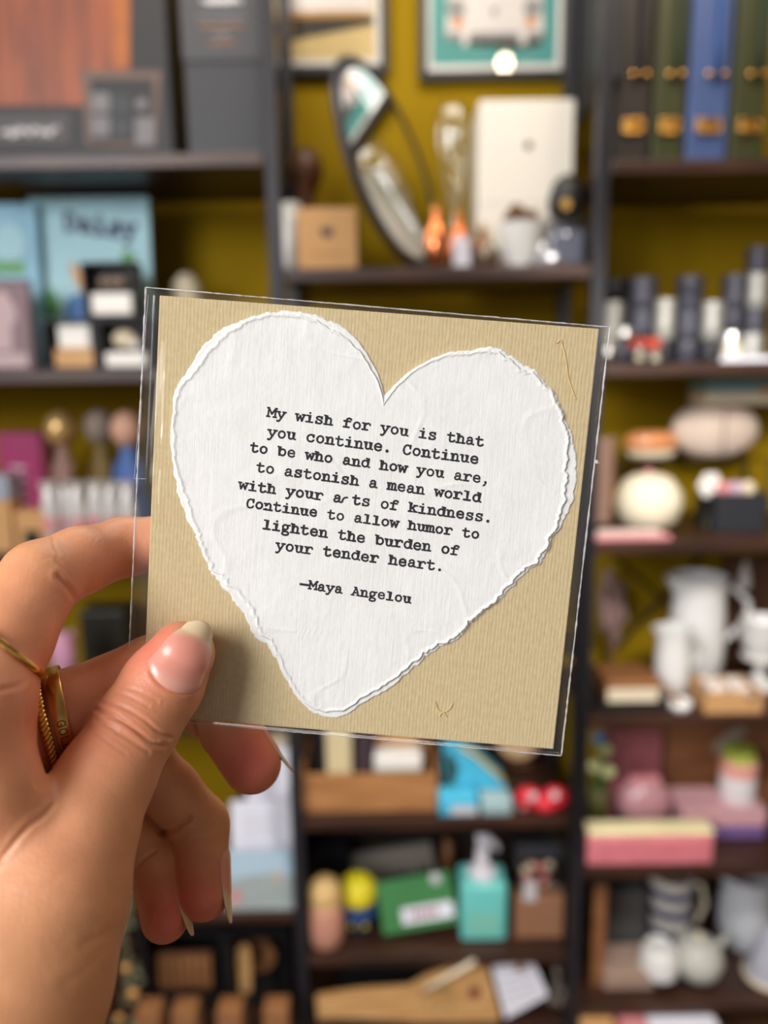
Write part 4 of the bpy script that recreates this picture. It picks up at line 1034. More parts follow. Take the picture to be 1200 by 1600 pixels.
# ================================================================== left bay, picture-book shelf
SKY = mat('sky_blue_print', (120, 172, 196), .45, var=.25, scale=14); SKY2 = mat('pale_aqua_print', (150, 194, 204), .45, var=.22, scale=10)
BL = mat('deep_blue_print', (52, 112, 176), .5, var=.2); OR = mat('orange_print', (206, 146, 70), .5); YE = mat('yellow_print', (200, 196, 86), .5); GR = mat('green_print', (84, 150, 86), .5, var=.2); BRN = mat('brown_print', (120, 92, 66), .5)
o, w, h = boxy('picture_book', 'pale blue picture book titled Daisy with cartoon shapes, leaning at the back', 'book', 44, 234, 305, Z['L2'], 1.64, .014, SKY2, .001, tilt=math.radians(-5), body='cover')
letters(o, 'title', mat('slate_title', (70, 78, 104), .6), 'Daisy', -.052, h * .80, .030, -.0008, -.14, .15)
art(o, 'sun_streak', OR, [(-.035, h * .62), (-.012, h * .52), (.004, h * .40), (-.006, h * .36), (-.032, h * .50), (-.045, h * .60)], -.0003)
art(o, 'blue_patch', BL, [(-.055, h * .40), (-.03, h * .44), (-.005, h * .40), (-.002, h * .08), (-.06, h * .1)], -.0003)
art(o, 'leaf', GR, disc(-.088, h * .38, .018, .03), -.0003); art(o, 'leaf', GR, disc(.078, h * .62, .016, .024), -.0003)
art(o, 'yellow_tail', YE, [(.065, h * .52), (.09, h * .54), (.108, h * .40), (.104, h * .28), (.088, h * .30), (.086, h * .42)], -.0006)
art(o, 'red_dot', RED, disc(.102, h * .24, .016, .018), -.0009); art(o, 'red_dot', RED, disc(-.02, h * .09, .018, .014), -.0006)
art(o, 'brown_hill', BRN, disc(-.06, h * .12, .02, .05, rot=-.4), -.0006)
o, w, h = boxy('picture_book', 'light blue picture book with a green band, half hidden at the shelf end', 'book', -60, 58, 312, Z['L2'], 1.61, .014, SKY, .001, tilt=math.radians(-5), yaw=.10, body='cover')
art(o, 'green_band', GR, rect(-w / 2 + .004, w / 2 - .03, h * .58, h * .66), -.0003); art(o, 'white_swirl', SKY2, disc(.02, h * .76, .03, .04), -.0003)
o, w, h = boxy('photo_plaque', 'mauve-grey photo plaque of a pale lighthouse at the shelf end', 'plaque', -40, 48, 437, Z['L2'], 1.53, .02, mat('mauve_plaque', (104, 84, 90), .5), .002)
PALE = mat('pale_mauve_print', (184, 160, 164), .6, var=.1)
art(o, 'photo', mat('mauve_photo', (128, 106, 112), .6, var=.2, scale=12), pxrect(o, -38, 446, 44, 574), -.0002)
art(o, 'lighthouse', PALE, [PXL(o, *p) for p in ((-8, 548), (20, 548), (18, 510), (26, 500), (24, 480), (10, 458), (0, 452), (-10, 470), (-12, 500))], -.0008)
art(o, 'foreground', PALE, pxrect(o, -38, 552, 44, 574), -.0008)
def shadow_box(label, px0, px1, ytop, zs, Y, inner):
    x, z, w, h = stand(px0, px1, ytop, zs, Y); o = thing('display_box', label, 'display box', (x, Y, zs)); t = .004; d = .05
    mb = MB(); mb.box(-w / 2, w / 2, 0, d, 0, t); mb.box(-w / 2, w / 2, 0, d, h - t, h); mb.box(-w / 2, -w / 2 + t, 0, d, t, h - t); mb.box(w / 2 - t, w / 2, 0, d, t, h - t); mb.box(-w / 2, w / 2, d - t, d, 0, h)
    mb.build('case', CHAR, o); inner(o, w, h, d); return o
def in_top(o, w, h, d):
    MB().box(-w * .36, w * .40, .002, .02, h * .08, h * .46, bev=.004).build('caption_card', WBOARD, o)
    for q in (-.3, 0, .26): MB().ball((w * q * .6, .03, h * .68), .010, sc=(1, 1, 1.1)).build('pebble', mat('taupe_pebble', (148, 128, 112), .5), o, True)
def in_left(o, w, h, d):
    MB().box(-w * .32, w * .42, .002, .04, .004, h * .42, bev=.002).build('wood_block', WOODL, o)
    MB().box(-w * .26, w * .38, .008, .03, h * .42, h * .92, bev=.006).build('white_house', WBOARD, o)
def in_right(o, w, h, d):
    MB().box(-w * .40, w * .42, .002, .03, .004, h * .34, bev=.003).build('white_base', WBOARD, o)
    MB().ball((-.004, .022, h * .62), .020, sc=(1.2, .7, .9)).build('white_bird', CREAM, o, True)
    MB().ball((.018, .016, h * .5), .010).build('white_bud', WBOARD, o, True)
x_, z_, w_, h_ = stand(68, 148, 500, Z['L2'], 1.545)
shadow_box('black display box holding a white house on a tan block, lower of the stack', 68, 150, 500, Z['L2'], 1.545, in_left)
shadow_box('black display box holding a small white bird, beside the white house box', 154, 232, 500, Z['L2'], 1.55, in_right)
shadow_box('black display box with white caption card stacked on top of two others', 128, 212, 408, Z['L2'] + h_ + .001, 1.546, in_top)
x, z, w, h = stand(272, 318, 428, Z['L2'], 1.70); r = w / 2
o = thing('lidded_jar', 'small dark jar with a pale lid standing alone before olive wall', 'jar', (x, 1.70, z))
MB().lathe([(0, 0), (r, 0), (r, h * .66), (0, h * .66)], 24).build('body', CHAR2, o, True, ang=40); MB().lathe([(0, h * .66), (r * .95, h * .66), (r * .95, h * .9), (r * .4, h), (0, h)], 24).build('lid', CREAM, o, True, ang=40)
# ================================================================== left bay, figurine shelf
MAG = mat('magenta_print', (150, 28, 88), .4, var=.25, scale=20)
o, w, h = boxy('sweet_box', 'magenta sweet box with a blurred column of pale lettering', 'box', 2, 70, 676, Z['L3'], 1.58, .05, MAG, .003)
for k in range(7): scrawl(o, 'print_line', WHPR, -w * .22, w * .10, h * (.16 + .09 * k), .002, -.0006, .0030, 6, k)
MB().box(w / 2, w / 2 + .012, .006, .046, .004, h - .004, bev=.002).build('side_flap', mat('maroon_flap', (92, 26, 24), .5), o)
def figurine(label, px0, px1, ytop, Y, top, bodym, wings=None):
    x, z, w, h = stand(px0, px1, ytop, Z['L3'], Y); r = w / 2; o = thing('figurine', label, 'figurine', (x, Y, z))
    MB().lathe([(0, 0), (r * .9, 0), (r * .8, h * .25), (r * .5, h * .62), (r * .35, h * .74), (0, h * .75)], 20).build('robe', bodym, o, True)
    MB().ball((0, 0, h * .86), h * .115, sc=(1, 1, 1.15)).build('head', top, o, True)
    MB().tube([(-r * .55, -r * .1, h * .62), (-r * .5, -r * .7, h * .48), (0, -r * .95, h * .46), (r * .5, -r * .7, h * .48), (r * .55, -r * .1, h * .62)], r * .16, n=8).build('arms', bodym, o, True)
    return o
MAUV = mat('mauve_clay', (150, 116, 108), .6, var=.1)
figurine('tall mauve figurine with a golden head next to the magenta box', 78, 126, 640, 1.60, mat('gold_clay', (206, 168, 110), .3, .5), MAUV)
figurine('olive-brown figurine with a taupe head, middle of the three', 138, 186, 638, 1.64, mat('taupe_clay', (140, 124, 112), .6), mat('olive_clay', (128, 106, 60), .6, var=.1))
figurine('blue and pink figurine with a fair head, nearest the card', 172, 236, 640, 1.58, mat('fair_clay', (206, 160, 136), .6), mat('blue_clay', (78, 108, 168), .6, var=.15))
PK = [(78, 752, 1.535), (100, 742, 1.55), (122, 756, 1.53), (150, 758, 1.54), (175, 756, 1.53), (200, 760, 1.522)]
pk0 = None
for i, (px, yt, Y) in enumerate(PK):
    x, z, w, h = stand(px - 13, px + 13, yt, Z['L3'], Y)
    if pk0 is None:
        o = pk0 = thing('sachet', '', 'sachet', (x, Y, z)); w0, h0 = w, h
        bmx = MB(); bmx.ball((0, 0, h * .48), 1, sc=(w * .52, .010, h * .46), seg=16, rings=10); bmx.build('pouch', mat('silver_white_foil', (206, 202, 200), .3, .25, var=.08), o, True)
        MB().box(-w * .46, w * .46, -.0015, .0015, h * .88, h).build('crimp', mat('foil_crimp', (178, 170, 166), .3, .4), o)
        MB().box(-w * .3, w * .3, -.0115, -.0095, h * .3, h * .5).build('label', PINK, o)
    else:
        o = copy_tree(pk0); o.location = (x, Y, z); o.rotation_euler = (0, 0, (-.3, .2, -.1, .3, 0)[i - 1])
    tag(o, 'silver-white foil sachet in the row in front of the figurines', 'sachet', 'foil sachets before the figurines')
o, w, h = boxy('craft_box', 'small kraft box with a black window, below the magenta box', 'box', 24, 72, 800, Z['L3'], 1.525, .05, KRAFT, .002)
MB().box(-w * .22, w * .3, -.001, .0, h * .15, h * .55).build('window', BLACK, o)
o, w, h = boxy('craft_box', 'taller kraft box with a grey-blue top, at the very end of the shelf', 'box', -30, 18, 782, Z['L3'], 1.53, .05, KRAFT, .002)
MB().box(-w / 2 - .001, w / 2 + .001, -.001, .051, h, h + .05, bev=.003).build('lid', mat('pale_slate_lid', (150, 156, 170), .6), o)
# pink soft toy seen between the fingers
x, z, w, h = stand(84, 126, 985, Z['L4'], 1.56)
o = thing('soft_toy', 'round pink plush toy seen in the gap between index and middle finger', 'toy', (x, 1.56, z))
PLU = mat('pink_plush', (206, 150, 178), .9, var=.1, bump=.5)
MB().ball((0, 0, h * .30), 1, sc=(w * .55, w * .45, h * .31)).build('body', PLU, o, True); MB().ball((0, -.01, h * .74), 1, sc=(w * .45, w * .4, h * .27)).build('head', PLU, o, True)
for s in (-1, 1): MB().ball((s * w * .3, 0, h * .95), w * .14).build('ear', PLU, o, True)
o, w, h = boxy('storage_tin', 'dark tin behind the pink plush toy', 'tin', 128, 200, 955, Z['L4'], 1.68, .08, mat('dark_tin', (46, 44, 38), .4, .3), .004)
# ================================================================== left bay, card ledge
RK = thing('card_rack', 'black tiered rack holding the price card and postcards', 'rack', (W(403, 1428, 1.53).x, 1.53, Z['L5'] + .0008))
rx = .058
zt = [0, W(405, 1330, 1.60).z - Z['L5'], W(405, 1250, 1.66).z - Z['L5']]
for k, (zz, yy) in enumerate(zip(zt, (.0, .05, .10))):
    MB().box(-rx, rx, yy, yy + .012, max(zz - .012, 0), zz + .004, bev=.001).build('ledge', BLACK, RK)
MB().box(-rx, rx, .16, .166, 0, zt[2] + .10).build('backboard', CHAR, RK)
for s in (-1, 1): MB().box(s * rx - .004, s * rx + .004, .0, .166, 0, .012).build('foot_rail', BLACK, RK)
for s in (-1, 1): MB().box(s * rx - .004, s * rx + .004, .16, .168, 0, zt[2] + .11).build('upright', BLACK, RK)
def leaf(name, label, cat, px0, px1, ytop, zs, Y, m, lines):
    x, z, w, h = stand(px0, px1, ytop, zs, Y); o = thing(name, label, cat, (x, Y, zs), (math.radians(-8), 0, 0))
    MB().box(-w / 2, w / 2, 0, .0015, 0, h).build('sheet', m, o); lines(o, w, h); return o
def ln_(o, w, h):
    for k in range(4): scrawl(o, 'print_line', GREYP, -w * .3, w * .3, h * (.35 + .12 * k), .001, -.0003, .0009, 16, k)
leaf('price_card', 'white price card on the top tier of the black rack', 'card', 384, 456, 1172, Z['L5'] + zt[2] + .0075, 1.632, PAPER, ln_)
leaf('postcard', 'lilac-white printed postcard on the middle tier of the black rack', 'card', 360, 457, 1256, Z['L5'] + zt[1] + .0075, 1.582, PAPER, ln_)
def ln2(o, w, h):
    art(o, 'headland', mat('grey_green_print', (150, 160, 160), .6, var=.2), [(-w / 2, 0), (w / 2, 0), (w / 2, h * .55), (w * .1, h * .62), (-w / 2, h * .5)], -.0003)
    art(o, 'red_roof', mat('faded_red_print', (196, 130, 130), .6), rect(-w * .42, -w * .28, h * .12, h * .34), -.0009); art(o, 'orange_sail', OR, disc(w * .25, h * .56, .007), -.0009)
leaf('postcard', 'pale blue seaside postcard at the front of the black rack', 'card', 350, 460, 1336, Z['L5'] + .0, 1.512, mat('sea_print', (166, 190, 206), .5, var=.12), ln2)
x, z, w, h = stand(404, 452, 1128, Z['L5'] + .30, 1.72)
o = thing('round_canister', 'cream round canister at the back beneath the card edge', 'canister', (x, 1.74, Z['L5']), (0, 0, 0)); r = w / 2; hh = z + h - Z['L5']
MB().lathe([(0, 0), (r, 0), (r, hh * .9), (0, hh * .9)], 24).build('body', CREAM, o, True, ang=40); MB().lathe([(0, hh * .9), (r * 1.04, hh * .9), (r * 1.04, hh), (0, hh)], 24).build('lid', CREAM, o, True, ang=40)
# below: dark crates
def crate(label, px0, px1, y0, Y, slats):
    x, z, w, h = stand(px0, px1, y0, Z['L6'], Y); o = thing('crate', label, 'crate', (x, Y, Z['L6'])); d = .16; t = .012
    mb = MB(); mb.box(-w / 2, w / 2, 0, d, 0, t); mb.box(-w / 2, w / 2, 0, d, h - t, h); mb.box(-w / 2, -w / 2 + t, 0, d, t, h - t); mb.box(w / 2 - t, w / 2, 0, d, t, h - t); mb.box(-w / 2, w / 2, d - t, d, 0, h)
    mb.build('carcass', BLACK, o); return o, w, h
o, w, h = crate('black wooden crate displaying a slatted tan board', 222, 352, 1456, 1.56, 1)
x, z, w2, h2 = stand(246, 332, 1492, Z['L6'] + .013, 1.60)
o2 = thing('slatted_board', 'tan slatted wooden board inside the black crate', 'board', (x, 1.60, Z['L6'] + .0145), (math.radians(-6), 0, 0))
MB().box(-w2 / 2, w2 / 2, .0, .008, 0, h2, bev=.001).build('backing', WOODD, o2)
for k in range(7): MB().box(-w2 / 2 + w2 * k / 7 + .002, -w2 / 2 + w2 * (k + 1) / 7 - .002, -.006, .0, h2 * .1, h2 * .95, bev=.001).build('slat', WOODM, o2)
o, w, h = crate('black wooden crate beside the slatted one, holding round boards', 354, 452, 1456, 1.56, 1)
x, z, w2, h2 = stand(362, 424, 1474, Z['L6'] + .013, 1.62)
solid('round_board', 'round brown serving board standing in the black crate', 'board', MB().prism(disc(0, h2 * .40, h2 * .40, n=40), 0, .014), WOODM, (x + .010, 1.65, Z['L6'] + .014), (math.radians(-3), 0, 0))
x, z, w2, h2 = stand(362, 382, 1486, Z['L6'] + .013, 1.58)
solid('serving_paddle', 'narrow tan wooden paddle upright in front of the round board', 'board', MB().prism(rrect(-w2 / 2, w2 / 2, 0, h2, .01), 0, .010), WOODL, (x + .012, 1.59, Z['L6'] + .0125), (math.radians(-4), 0, 0))
# garland of dried flowers
gx = W(196, 1480, 1.49)
o = thing('dried_garland', 'hanging garland of grey-green leaves and orange dried flower heads', 'garland', (gx.x, 1.47, W(205, 1370, 1.47).z))
pts = [W(px, py, 1.47) - o.location for px, py in ((207, 1368), (200, 1400), (194, 1440), (198, 1490), (204, 1530), (196, 1570), (190, 1620))]
MB().tube(pts, .003, n=6).build('cord', mat('twine', (120, 100, 70), .9), o, True)
LEAFM = mat('dusty_leaf', (120, 122, 96), .8, var=.3); rg = random.Random(5); lf = None
for k in range(40):
    t = rg.random() * (len(pts) - 1.001); i = int(t); q = pts[i].lerp(pts[i + 1], t - i)
    if lf is None:
        lf = MB().ball((0, 0, .012), 1, sc=(.006, .0016, .014), seg=8, rings=6).build('leaf', LEAFM, o, True); c = lf
    else:
        c = lf.copy(); COL.objects.link(c); c.parent = o
    c.location = q + Vector((rg.uniform(-1, 1), rg.uniform(-.4, .4), rg.uniform(-.5, .5))) * .012; c.rotation_euler = (rg.uniform(-1.5, 1.5), rg.uniform(-2, 2), rg.uniform(0, 6)); s_ = rg.uniform(.8, 1.5); c.scale = (s_, s_, s_)
for (px, py, r_) in ((196, 1512, .011), (208, 1552, .012), (186, 1590, .010)):
    q = W(px, py, 1.455) - o.location; MB().ball(q, r_, sc=(1, .7, .8)).build('flower_head', mat('dried_orange', (206, 152, 84), .8, var=.25, scale=60), o, True)
p = W(166, 1590, 1.47)
o = thing('red_bauble', 'red bauble at the foot of the dried garland by the wrist', 'ornament', (p.x, 1.42, p.z - .02))
MB().ball((0, 0, 0), .020).build('ball', RED, o, True); MB().lathe([(0, .024), (.005, .024), (.005, .018), (0, .018)], 10).build('cap', BRASS, o, True)
# ================================================================== right bay: leather bottle cases
def case_(label, px0, px1, m, mstrap, first=None):
    x, z, w, h = stand(px0, px1, -70, Z['R1'], 1.54); o = thing('leather_case', label, 'case', (x, 1.54, z))
    MB().box(-w / 2 + .001, w / 2 - .001, 0, .09, 0, h, bev=.008, seg=3).build('body', m, o)
    sw = w * .20; cx = w * .12
    z1 = PXL(o, (px0 + px1) / 2, 118)[1]; z0 = PXL(o, (px0 + px1) / 2, 198)[1]
    MB().tube([(cx, -.004, z1 - .012), (cx, -.008, z1 + .05), (cx, -.009, h * .9), (cx, -.003, h - .005)], sw, n=8, flat=(1, .22)).build('strap', mstrap, o, True)
    for s in (-.9, .9):
        MB().ball((cx + s * sw, -.006, z1), .0055, sc=(1, .6, 1)).build('stud', BRASS, o, True)
    bk = MB(); bw = w * .27
    bk.tube([(c_, -.006, z0 + d_) for c_, d_ in rrect(-bw, bw, -.011, .011, .004)], .0026, n=8, closed=True); bk.build('buckle', BRASS, o, True)
    MB().box(-.0012, bw, -.009, -.0065, -.002 + z0, z0 + .002).build('buckle_pin', BRASS, o)
    MB().box(-bw * .7, bw * .7, -.0045, -.0005, z0 - .008, z0 + .008, bev=.001).build('keeper', mat('bright_brass', (240, 190, 100), .3, 1.0), o, False)
    return o
lb = lambda n, c: mat(n, c, .45, var=.12, bump=.15, scale=20)
case_('dark brown leather bottle case with brass buckle, next to the steel post', 964, 1022, lb('brown_leather', (44, 36, 33)), lb('black_leather', (36, 34, 38)))
case_('moss green leather bottle case with brass buckle beside the dark brown one', 1023, 1077, lb('moss_leather', (52, 54, 24)), lb('forest_leather', (42, 58, 40)))
case_('denim blue leather bottle case with brass buckle', 1078, 1146, lb('blue_leather', (64, 82, 126)), lb('blue_strap', (56, 86, 140)))
case_('moss green leather bottle case with brass buckle beyond the blue one', 1147, 1206, lb('moss_leather', (52, 54, 24)), lb('forest_leather', (42, 58, 40)))
# ================================================================== candle tins
TIN = mat('gunmetal_tin', (62, 62, 72), .45, .4, var=.08); TINB = mat('black_tin', (30, 30, 34), .4, .3); TINS = mat('pewter_tin', (150, 150, 145), .45, .4); TINC = mat('cream_tin', (216, 206, 190), .4, .1)
TINM = mat('mottled_tin', (160, 158, 150), .45, .4, var=.5, scale=160)
def tin_stack(px, half, Y, spec, place_):
    """spec: (row of the top, material, label) from the bottom up"""
    x, z, w, h = stand(px - half, px + half, spec[-1][0], Z['R2'], Y); r = w / 2; zb = z
    for yt, m, label in spec:
        zt_ = W(px, yt, Y).z; hh = zt_ - zb - .0006
        o = thing('candle_tin', label, 'candle tin', (x, Y + r, zb))
        MB().lathe([(0, 0), (r * .94, 0), (r, .003), (r, hh * .62), (r * .97, hh * .64), (0, hh * .64)], 28).build('tin', m, o, True, ang=40)
        MB().lathe([(0, hh * .64), (r * 1.03, hh * .645), (r * 1.03, hh * .95), (r * .98, hh), (r * .80, hh), (r * .78, hh - .001), (0, hh - .001)], 28).build('lid', m if m is not TINC else SILV, o, True, ang=40)
        zb = zt_
tin_stack(1009, 23, 1.56, [(525, TINB, 'black tin at the bottom of the stack above the red ribbon'), (482, TIN, 'gunmetal tin in the middle of the stack next to the mottled tin'), (432, TIN, 'gunmetal tin topping the stack next to the mottled tin')], 0)
tin_stack(1083, 21, 1.54, [(531, TIN, 'gunmetal tin at the base of the tall four-tin stack'), (484, TIN, 'gunmetal tin second from the base of the four-tin stack'), (460, TIN, 'gunmetal tin second from the top of the four-tin stack'), (430, TIN, 'gunmetal tin topping the four-tin stack')], 0)
tin_stack(1118, 18, 1.535, [(530, TINB, 'black tin beneath the pewter tin'), (470, TINS, 'pewter tin standing on a single black tin')], 0)
tin_stack(1153, 19, 1.545, [(518, TINC, 'cream tin at the base of the stack behind the shelf label'), (484, TIN, 'gunmetal tin in the middle above the cream tin'), (428, TIN, 'gunmetal tin topping the stack with a cream base')], 0)
tin_stack(1188, 18, 1.545, [(520, TINS, 'pewter tin at the base of the tallest stack'), (480, TIN, 'gunmetal tin resting on the lowest pewter tin of the tallest stack'), (425, TINS, 'tall pewter tin below the topmost dark tin'), (384, TIN, 'gunmetal tin topping the tallest stack at the shelf end')], 0)
tin_stack(1043, 16, 1.55, [(530, TINB, 'black tin under the mottled silver tin'), (466, TINM, 'mottled silver tin between two gunmetal stacks')], 0)
tin_stack(964, 22, 1.62, [(470, TINM, 'mottled pale tin behind the card corner, under a black one'), (434, TINB, 'black tin behind the card corner, topping a mottled one')], 0)
x, z, w, h = stand(960, 990, 508, Z['R2'], 1.53)
o = thing('silver_ball', 'polished silver ball ornament on a ring foot at the card corner', 'ornament', (x, 1.53, z))
MB().ball((0, 0, h - w / 2), w / 2).build('ball', SILV, o, True); MB().lathe([(w * .2, 0), (w * .34, 0), (w * .26, h - w * .85), (w * .14, h - w * .85)], 20).build('foot', TIN, o, True)
for px, yt, lb_ in ((952, 540, 'small rose-silver tealight holder at the card corner'), (1003, 538, 'small clear glass tealight holder before the red ribbon stack'), (1028, 544, 'second clear glass tealight holder, nearer the black tin')):
    x, z, w, h = stand(px - 12, px + 12, yt, Z['R2'], 1.515); r = w / 2
    o = thing('tealight_holder', lb_, 'tealight holder', (x, 1.515 + r, z))
    MB().lathe([(0, 0), (r * .8, 0), (r, h * .5), (r * .85, h), (r * .75, h), (r * .85, h * .5), (0, h * .15)], 20).build('cup', GLASS if px > 960 else SILV, o, True)
    MB().lathe([(0, h * .17), (r * .55, h * .17), (r * .55, h * .45), (0, h * .45)], 16).build('wax', CREAM, o, True, ang=40)
x, z, w, h = stand(996, 1052, 515, Z['R2'], 1.535)
o = thing('ribbon', 'red ribbon band tied round the black tin', 'ribbon', (W(1009, 530, 1.535).x, 1.552, W(1009, 545, 1.535).z))
MB().box(-.030, .034, -.003, .0, 0, .020, bev=.001).build('band', mat('red_ribbon', (184, 60, 36), .5), o)
MB().tube([(0, -.004, .01), (-.012, -.008, .020), (-.016, -.006, .008), (0, -.004, .01), (.012, -.008, .020), (.016, -.006, .008), (0, -.004, .01)], .0025, n=6).build('bow', mat('red_ribbon', (184, 60, 36), .5), o, True)
x, z, w, h = stand(1128, 1210, 557, Z['R2'], 1.502)
o = thing('shelf_label', 'pale lilac shelf label strip under the cream tin stack', 'label', (x, 1.506, z)); MB().box(-w / 2, w / 2, 0, .002, .0005, h).build('strip', PAPER, o); MB().box(-w / 2, w / 2, .002, .02, .0005, .002).build('foot', PAPER, o)
x, z, w, h = stand(905, 932, 448, Z['R2'], 1.60)
# ================================================================== white ceramics shelf R3
x, z, w, h = stand(984, 1092, 752, Z['R3'], 1.52); r = w / 2
o = thing('cushion_pot', 'round cream cushion-shaped pot at the front of the shelf', 'pot', (x, 1.54 + r, z), (math.radians(-6), 0, 0))
MB().lathe([(0, 0), (r * .5, 0), (r * .84, h * .14), (r, h * .42), (r * .96, h * .66), (r * .7, h * .90), (r * .36, h), (0, h * .98)], 36).build('body', mat('cream_knit', (226, 216, 190), .8, var=.05, bump=.4, bscale=300), o, True)
MB().ball((0, 0, h * 1.0), .010).build('knob', PINK, o, True)
x, z, w, h = stand(1118, 1196, 772, Z['R3'], 1.58)
o = thing('cube_planter', 'matt black cube planter beside the cream cushion pot', 'planter', (x, 1.58, z)); t = .006
mb = MB(); mb.box(-w / 2, w / 2, 0, t, 0, h); mb.box(-w / 2, w / 2, w - t, w, 0, h); mb.box(-w / 2, -w / 2 + t, t, w - t, 0, h); mb.box(w / 2 - t, w / 2, t, w - t, 0, h); mb.box(-w / 2 + t, w / 2 - t, t, w - t, 0, h * .9); mb.build('pot', mat('matt_black_clay', (34, 36, 42), .6), o)
for k, (dx, m_) in enumerate(((-.03, PINK), (-.004, mat('lilac_bead', (196, 168, 188), .5)), (.022, CREAM))):
    MB().ball((dx, .022, h * .9 + .016), .015, sc=(1, 1, 1.1)).build('bloom', m_, o, True)
x, z, w, h = stand(1092, 1122, 745, Z['R3'], 1.62)
o = thing('silk_flower', 'white silk flower upright behind the black cube planter', 'flower', (x, 1.62, z)); MB().tube([(0, 0, 0), (.004, 0, h * .8)], .003, n=6).build('stem', mat('pale_stem', (120, 126, 90), .7), o)
for k in range(6): MB().ball((.014 * math.cos(k * 1.05), -.004, h * .84 + .016 * math.sin(k * 1.05)), .013, sc=(1, .5, 1)).build('petal', WBOARD, o, True)
x, z, w, h = stand(922, 966, 682, Z['R3'], 1.62)
o = thing('rope_coil', 'upright twisted roll of pinkish rope beside the steel post', 'rope', (x, 1.62 + w / 2, z)); mb = MB()
mb.tube([(w * .36 * math.cos(a), w * .36 * math.sin(a), .008 + (h - .016) * a / 88) for a in np.linspace(0, 88, 420)], w * .12, n=6); mb.build('strand', mat('pinkish_rope', (160, 128, 112), .9, var=.2), o, True)
x, z, w, h = stand(930, 1052, 838, Z['R3'], 1.5)
o = thing('folded_cloth', 'folded red and white cloth at the shelf edge beside the steel post', 'cloth', (x, 1.505, Z['R3']))
MB().box(-w / 2, w / 2, 0, .032, 0, .010, bev=.004).build('lower_fold', PINK, o); MB().box(-w / 2 + .004, w / 2 - .02, .002, .030, .010, .019, bev=.004).build('upper_fold', mat('rose_white_cloth', (214, 188, 180), .9, var=.15), o)
# small wire riser with dishes on it
x0_, x1_ = W(960, 720, 1.70).x, W(1200, 720, 1.70).x; zt_ = W(1080, 722, 1.64).z; xm = (x0_ + x1_) / 2
o = thing('wire_riser', 'thin dark riser shelf standing at the back above cream pot', 'riser', (xm, 1.675, Z['R3'])); hr = zt_ - Z['R3']
MB().box(x0_ - xm, x1_ - xm, 0, .12, hr - .005, hr).build('plate', film('clear_acrylic', (.85, .87, .82), .05, .5, .06), o)
for s in (x0_ - xm + .004, x1_ - xm - .004):
    for yy in (.004, .116): MB().tube([(s, yy, 0), (s, yy, hr - .005)], .003, n=6).build('leg', METAL, o)
x, z, w, h = stand(984, 1070, 676, zt_, 1.68)
o = thing('oval_dish', 'orange-tan oval lidded dish with a pale foot on the riser', 'dish', (x, 1.68 + .040, zt_ + .001)); r = w / 2
MB().lathe([(0, h * .3), (r * .93, h * .3), (r, h * .55), (r * .92, h * .82), (r * .62, h), (0, h)], 32, Matrix.Diagonal((1, .55, 1, 1))).build('lid', mat('terracotta_glaze', (212, 140, 88), .4, var=.15, coat=.3), o, True)
MB().lathe([(0, 0), (r * .7, 0), (r * .9, h * .14), (r * .93, h * .3), (0, h * .3)], 32, Matrix.Diagonal((1, .55, 1, 1))).build('base', CREAM, o, True)
x, z, w, h = stand(1062, 1204, 632, zt_, 1.68); r = w / 2
o = thing('rope_basket', 'pale pinkish oval rope basket with a centre seam on the riser', 'basket', (x, 1.735, zt_ + .001))
mb = MB(); prof = [(0, 0)]
for k in range(15):
    a = -1.15 + 2.3 * k / 14; prof += [(r * math.cos(a) * (1 if k % 2 else .975), h / 2 + h * .5 * math.sin(a) / math.sin(1.15))]
prof += [(0, h)]
mb.lathe(prof, 40, Matrix.Diagonal((1, .5, 1, 1))); mb.build('coil_body', mat('oat_rope', (206, 186, 170), .9, var=.12, bump=.4), o, True)
MB().box(-.002, .002, -r * .515, -r * .49, h * .08, h * .92).build('seam', mat('taupe_seam', (140, 120, 108), .9), o)
x, z, w, h = stand(1106, 1215, 590, zt_ + .105, 1.66)
zb_ = W(1150, 632, 1.66).z
o = thing('flat_box', 'flat teal and cream box with a gilt edge lying on the rope basket', 'box', (x, 1.665, max(zb_, zt_ + stand(1052, 1196, 632, zt_, 1.68)[3] + .001)), (0, 0, 0)); hh = W(1150, 592, 1.66).z - zb_
MB().box(-w / 2, w / 2, 0, .10, 0, hh * .5, bev=.003).build('base', CREAM, o); MB().box(-w / 2 - .001, w / 2 + .001, -.001, .101, hh * .5, hh, bev=.003).build('lid', mat('dusty_teal', (128, 170, 176), .5, var=.1), o)
MB().ball((w * .32, -.004, hh * .55), .010, sc=(1, .4, 1)).build('clasp', BRASS, o, True)
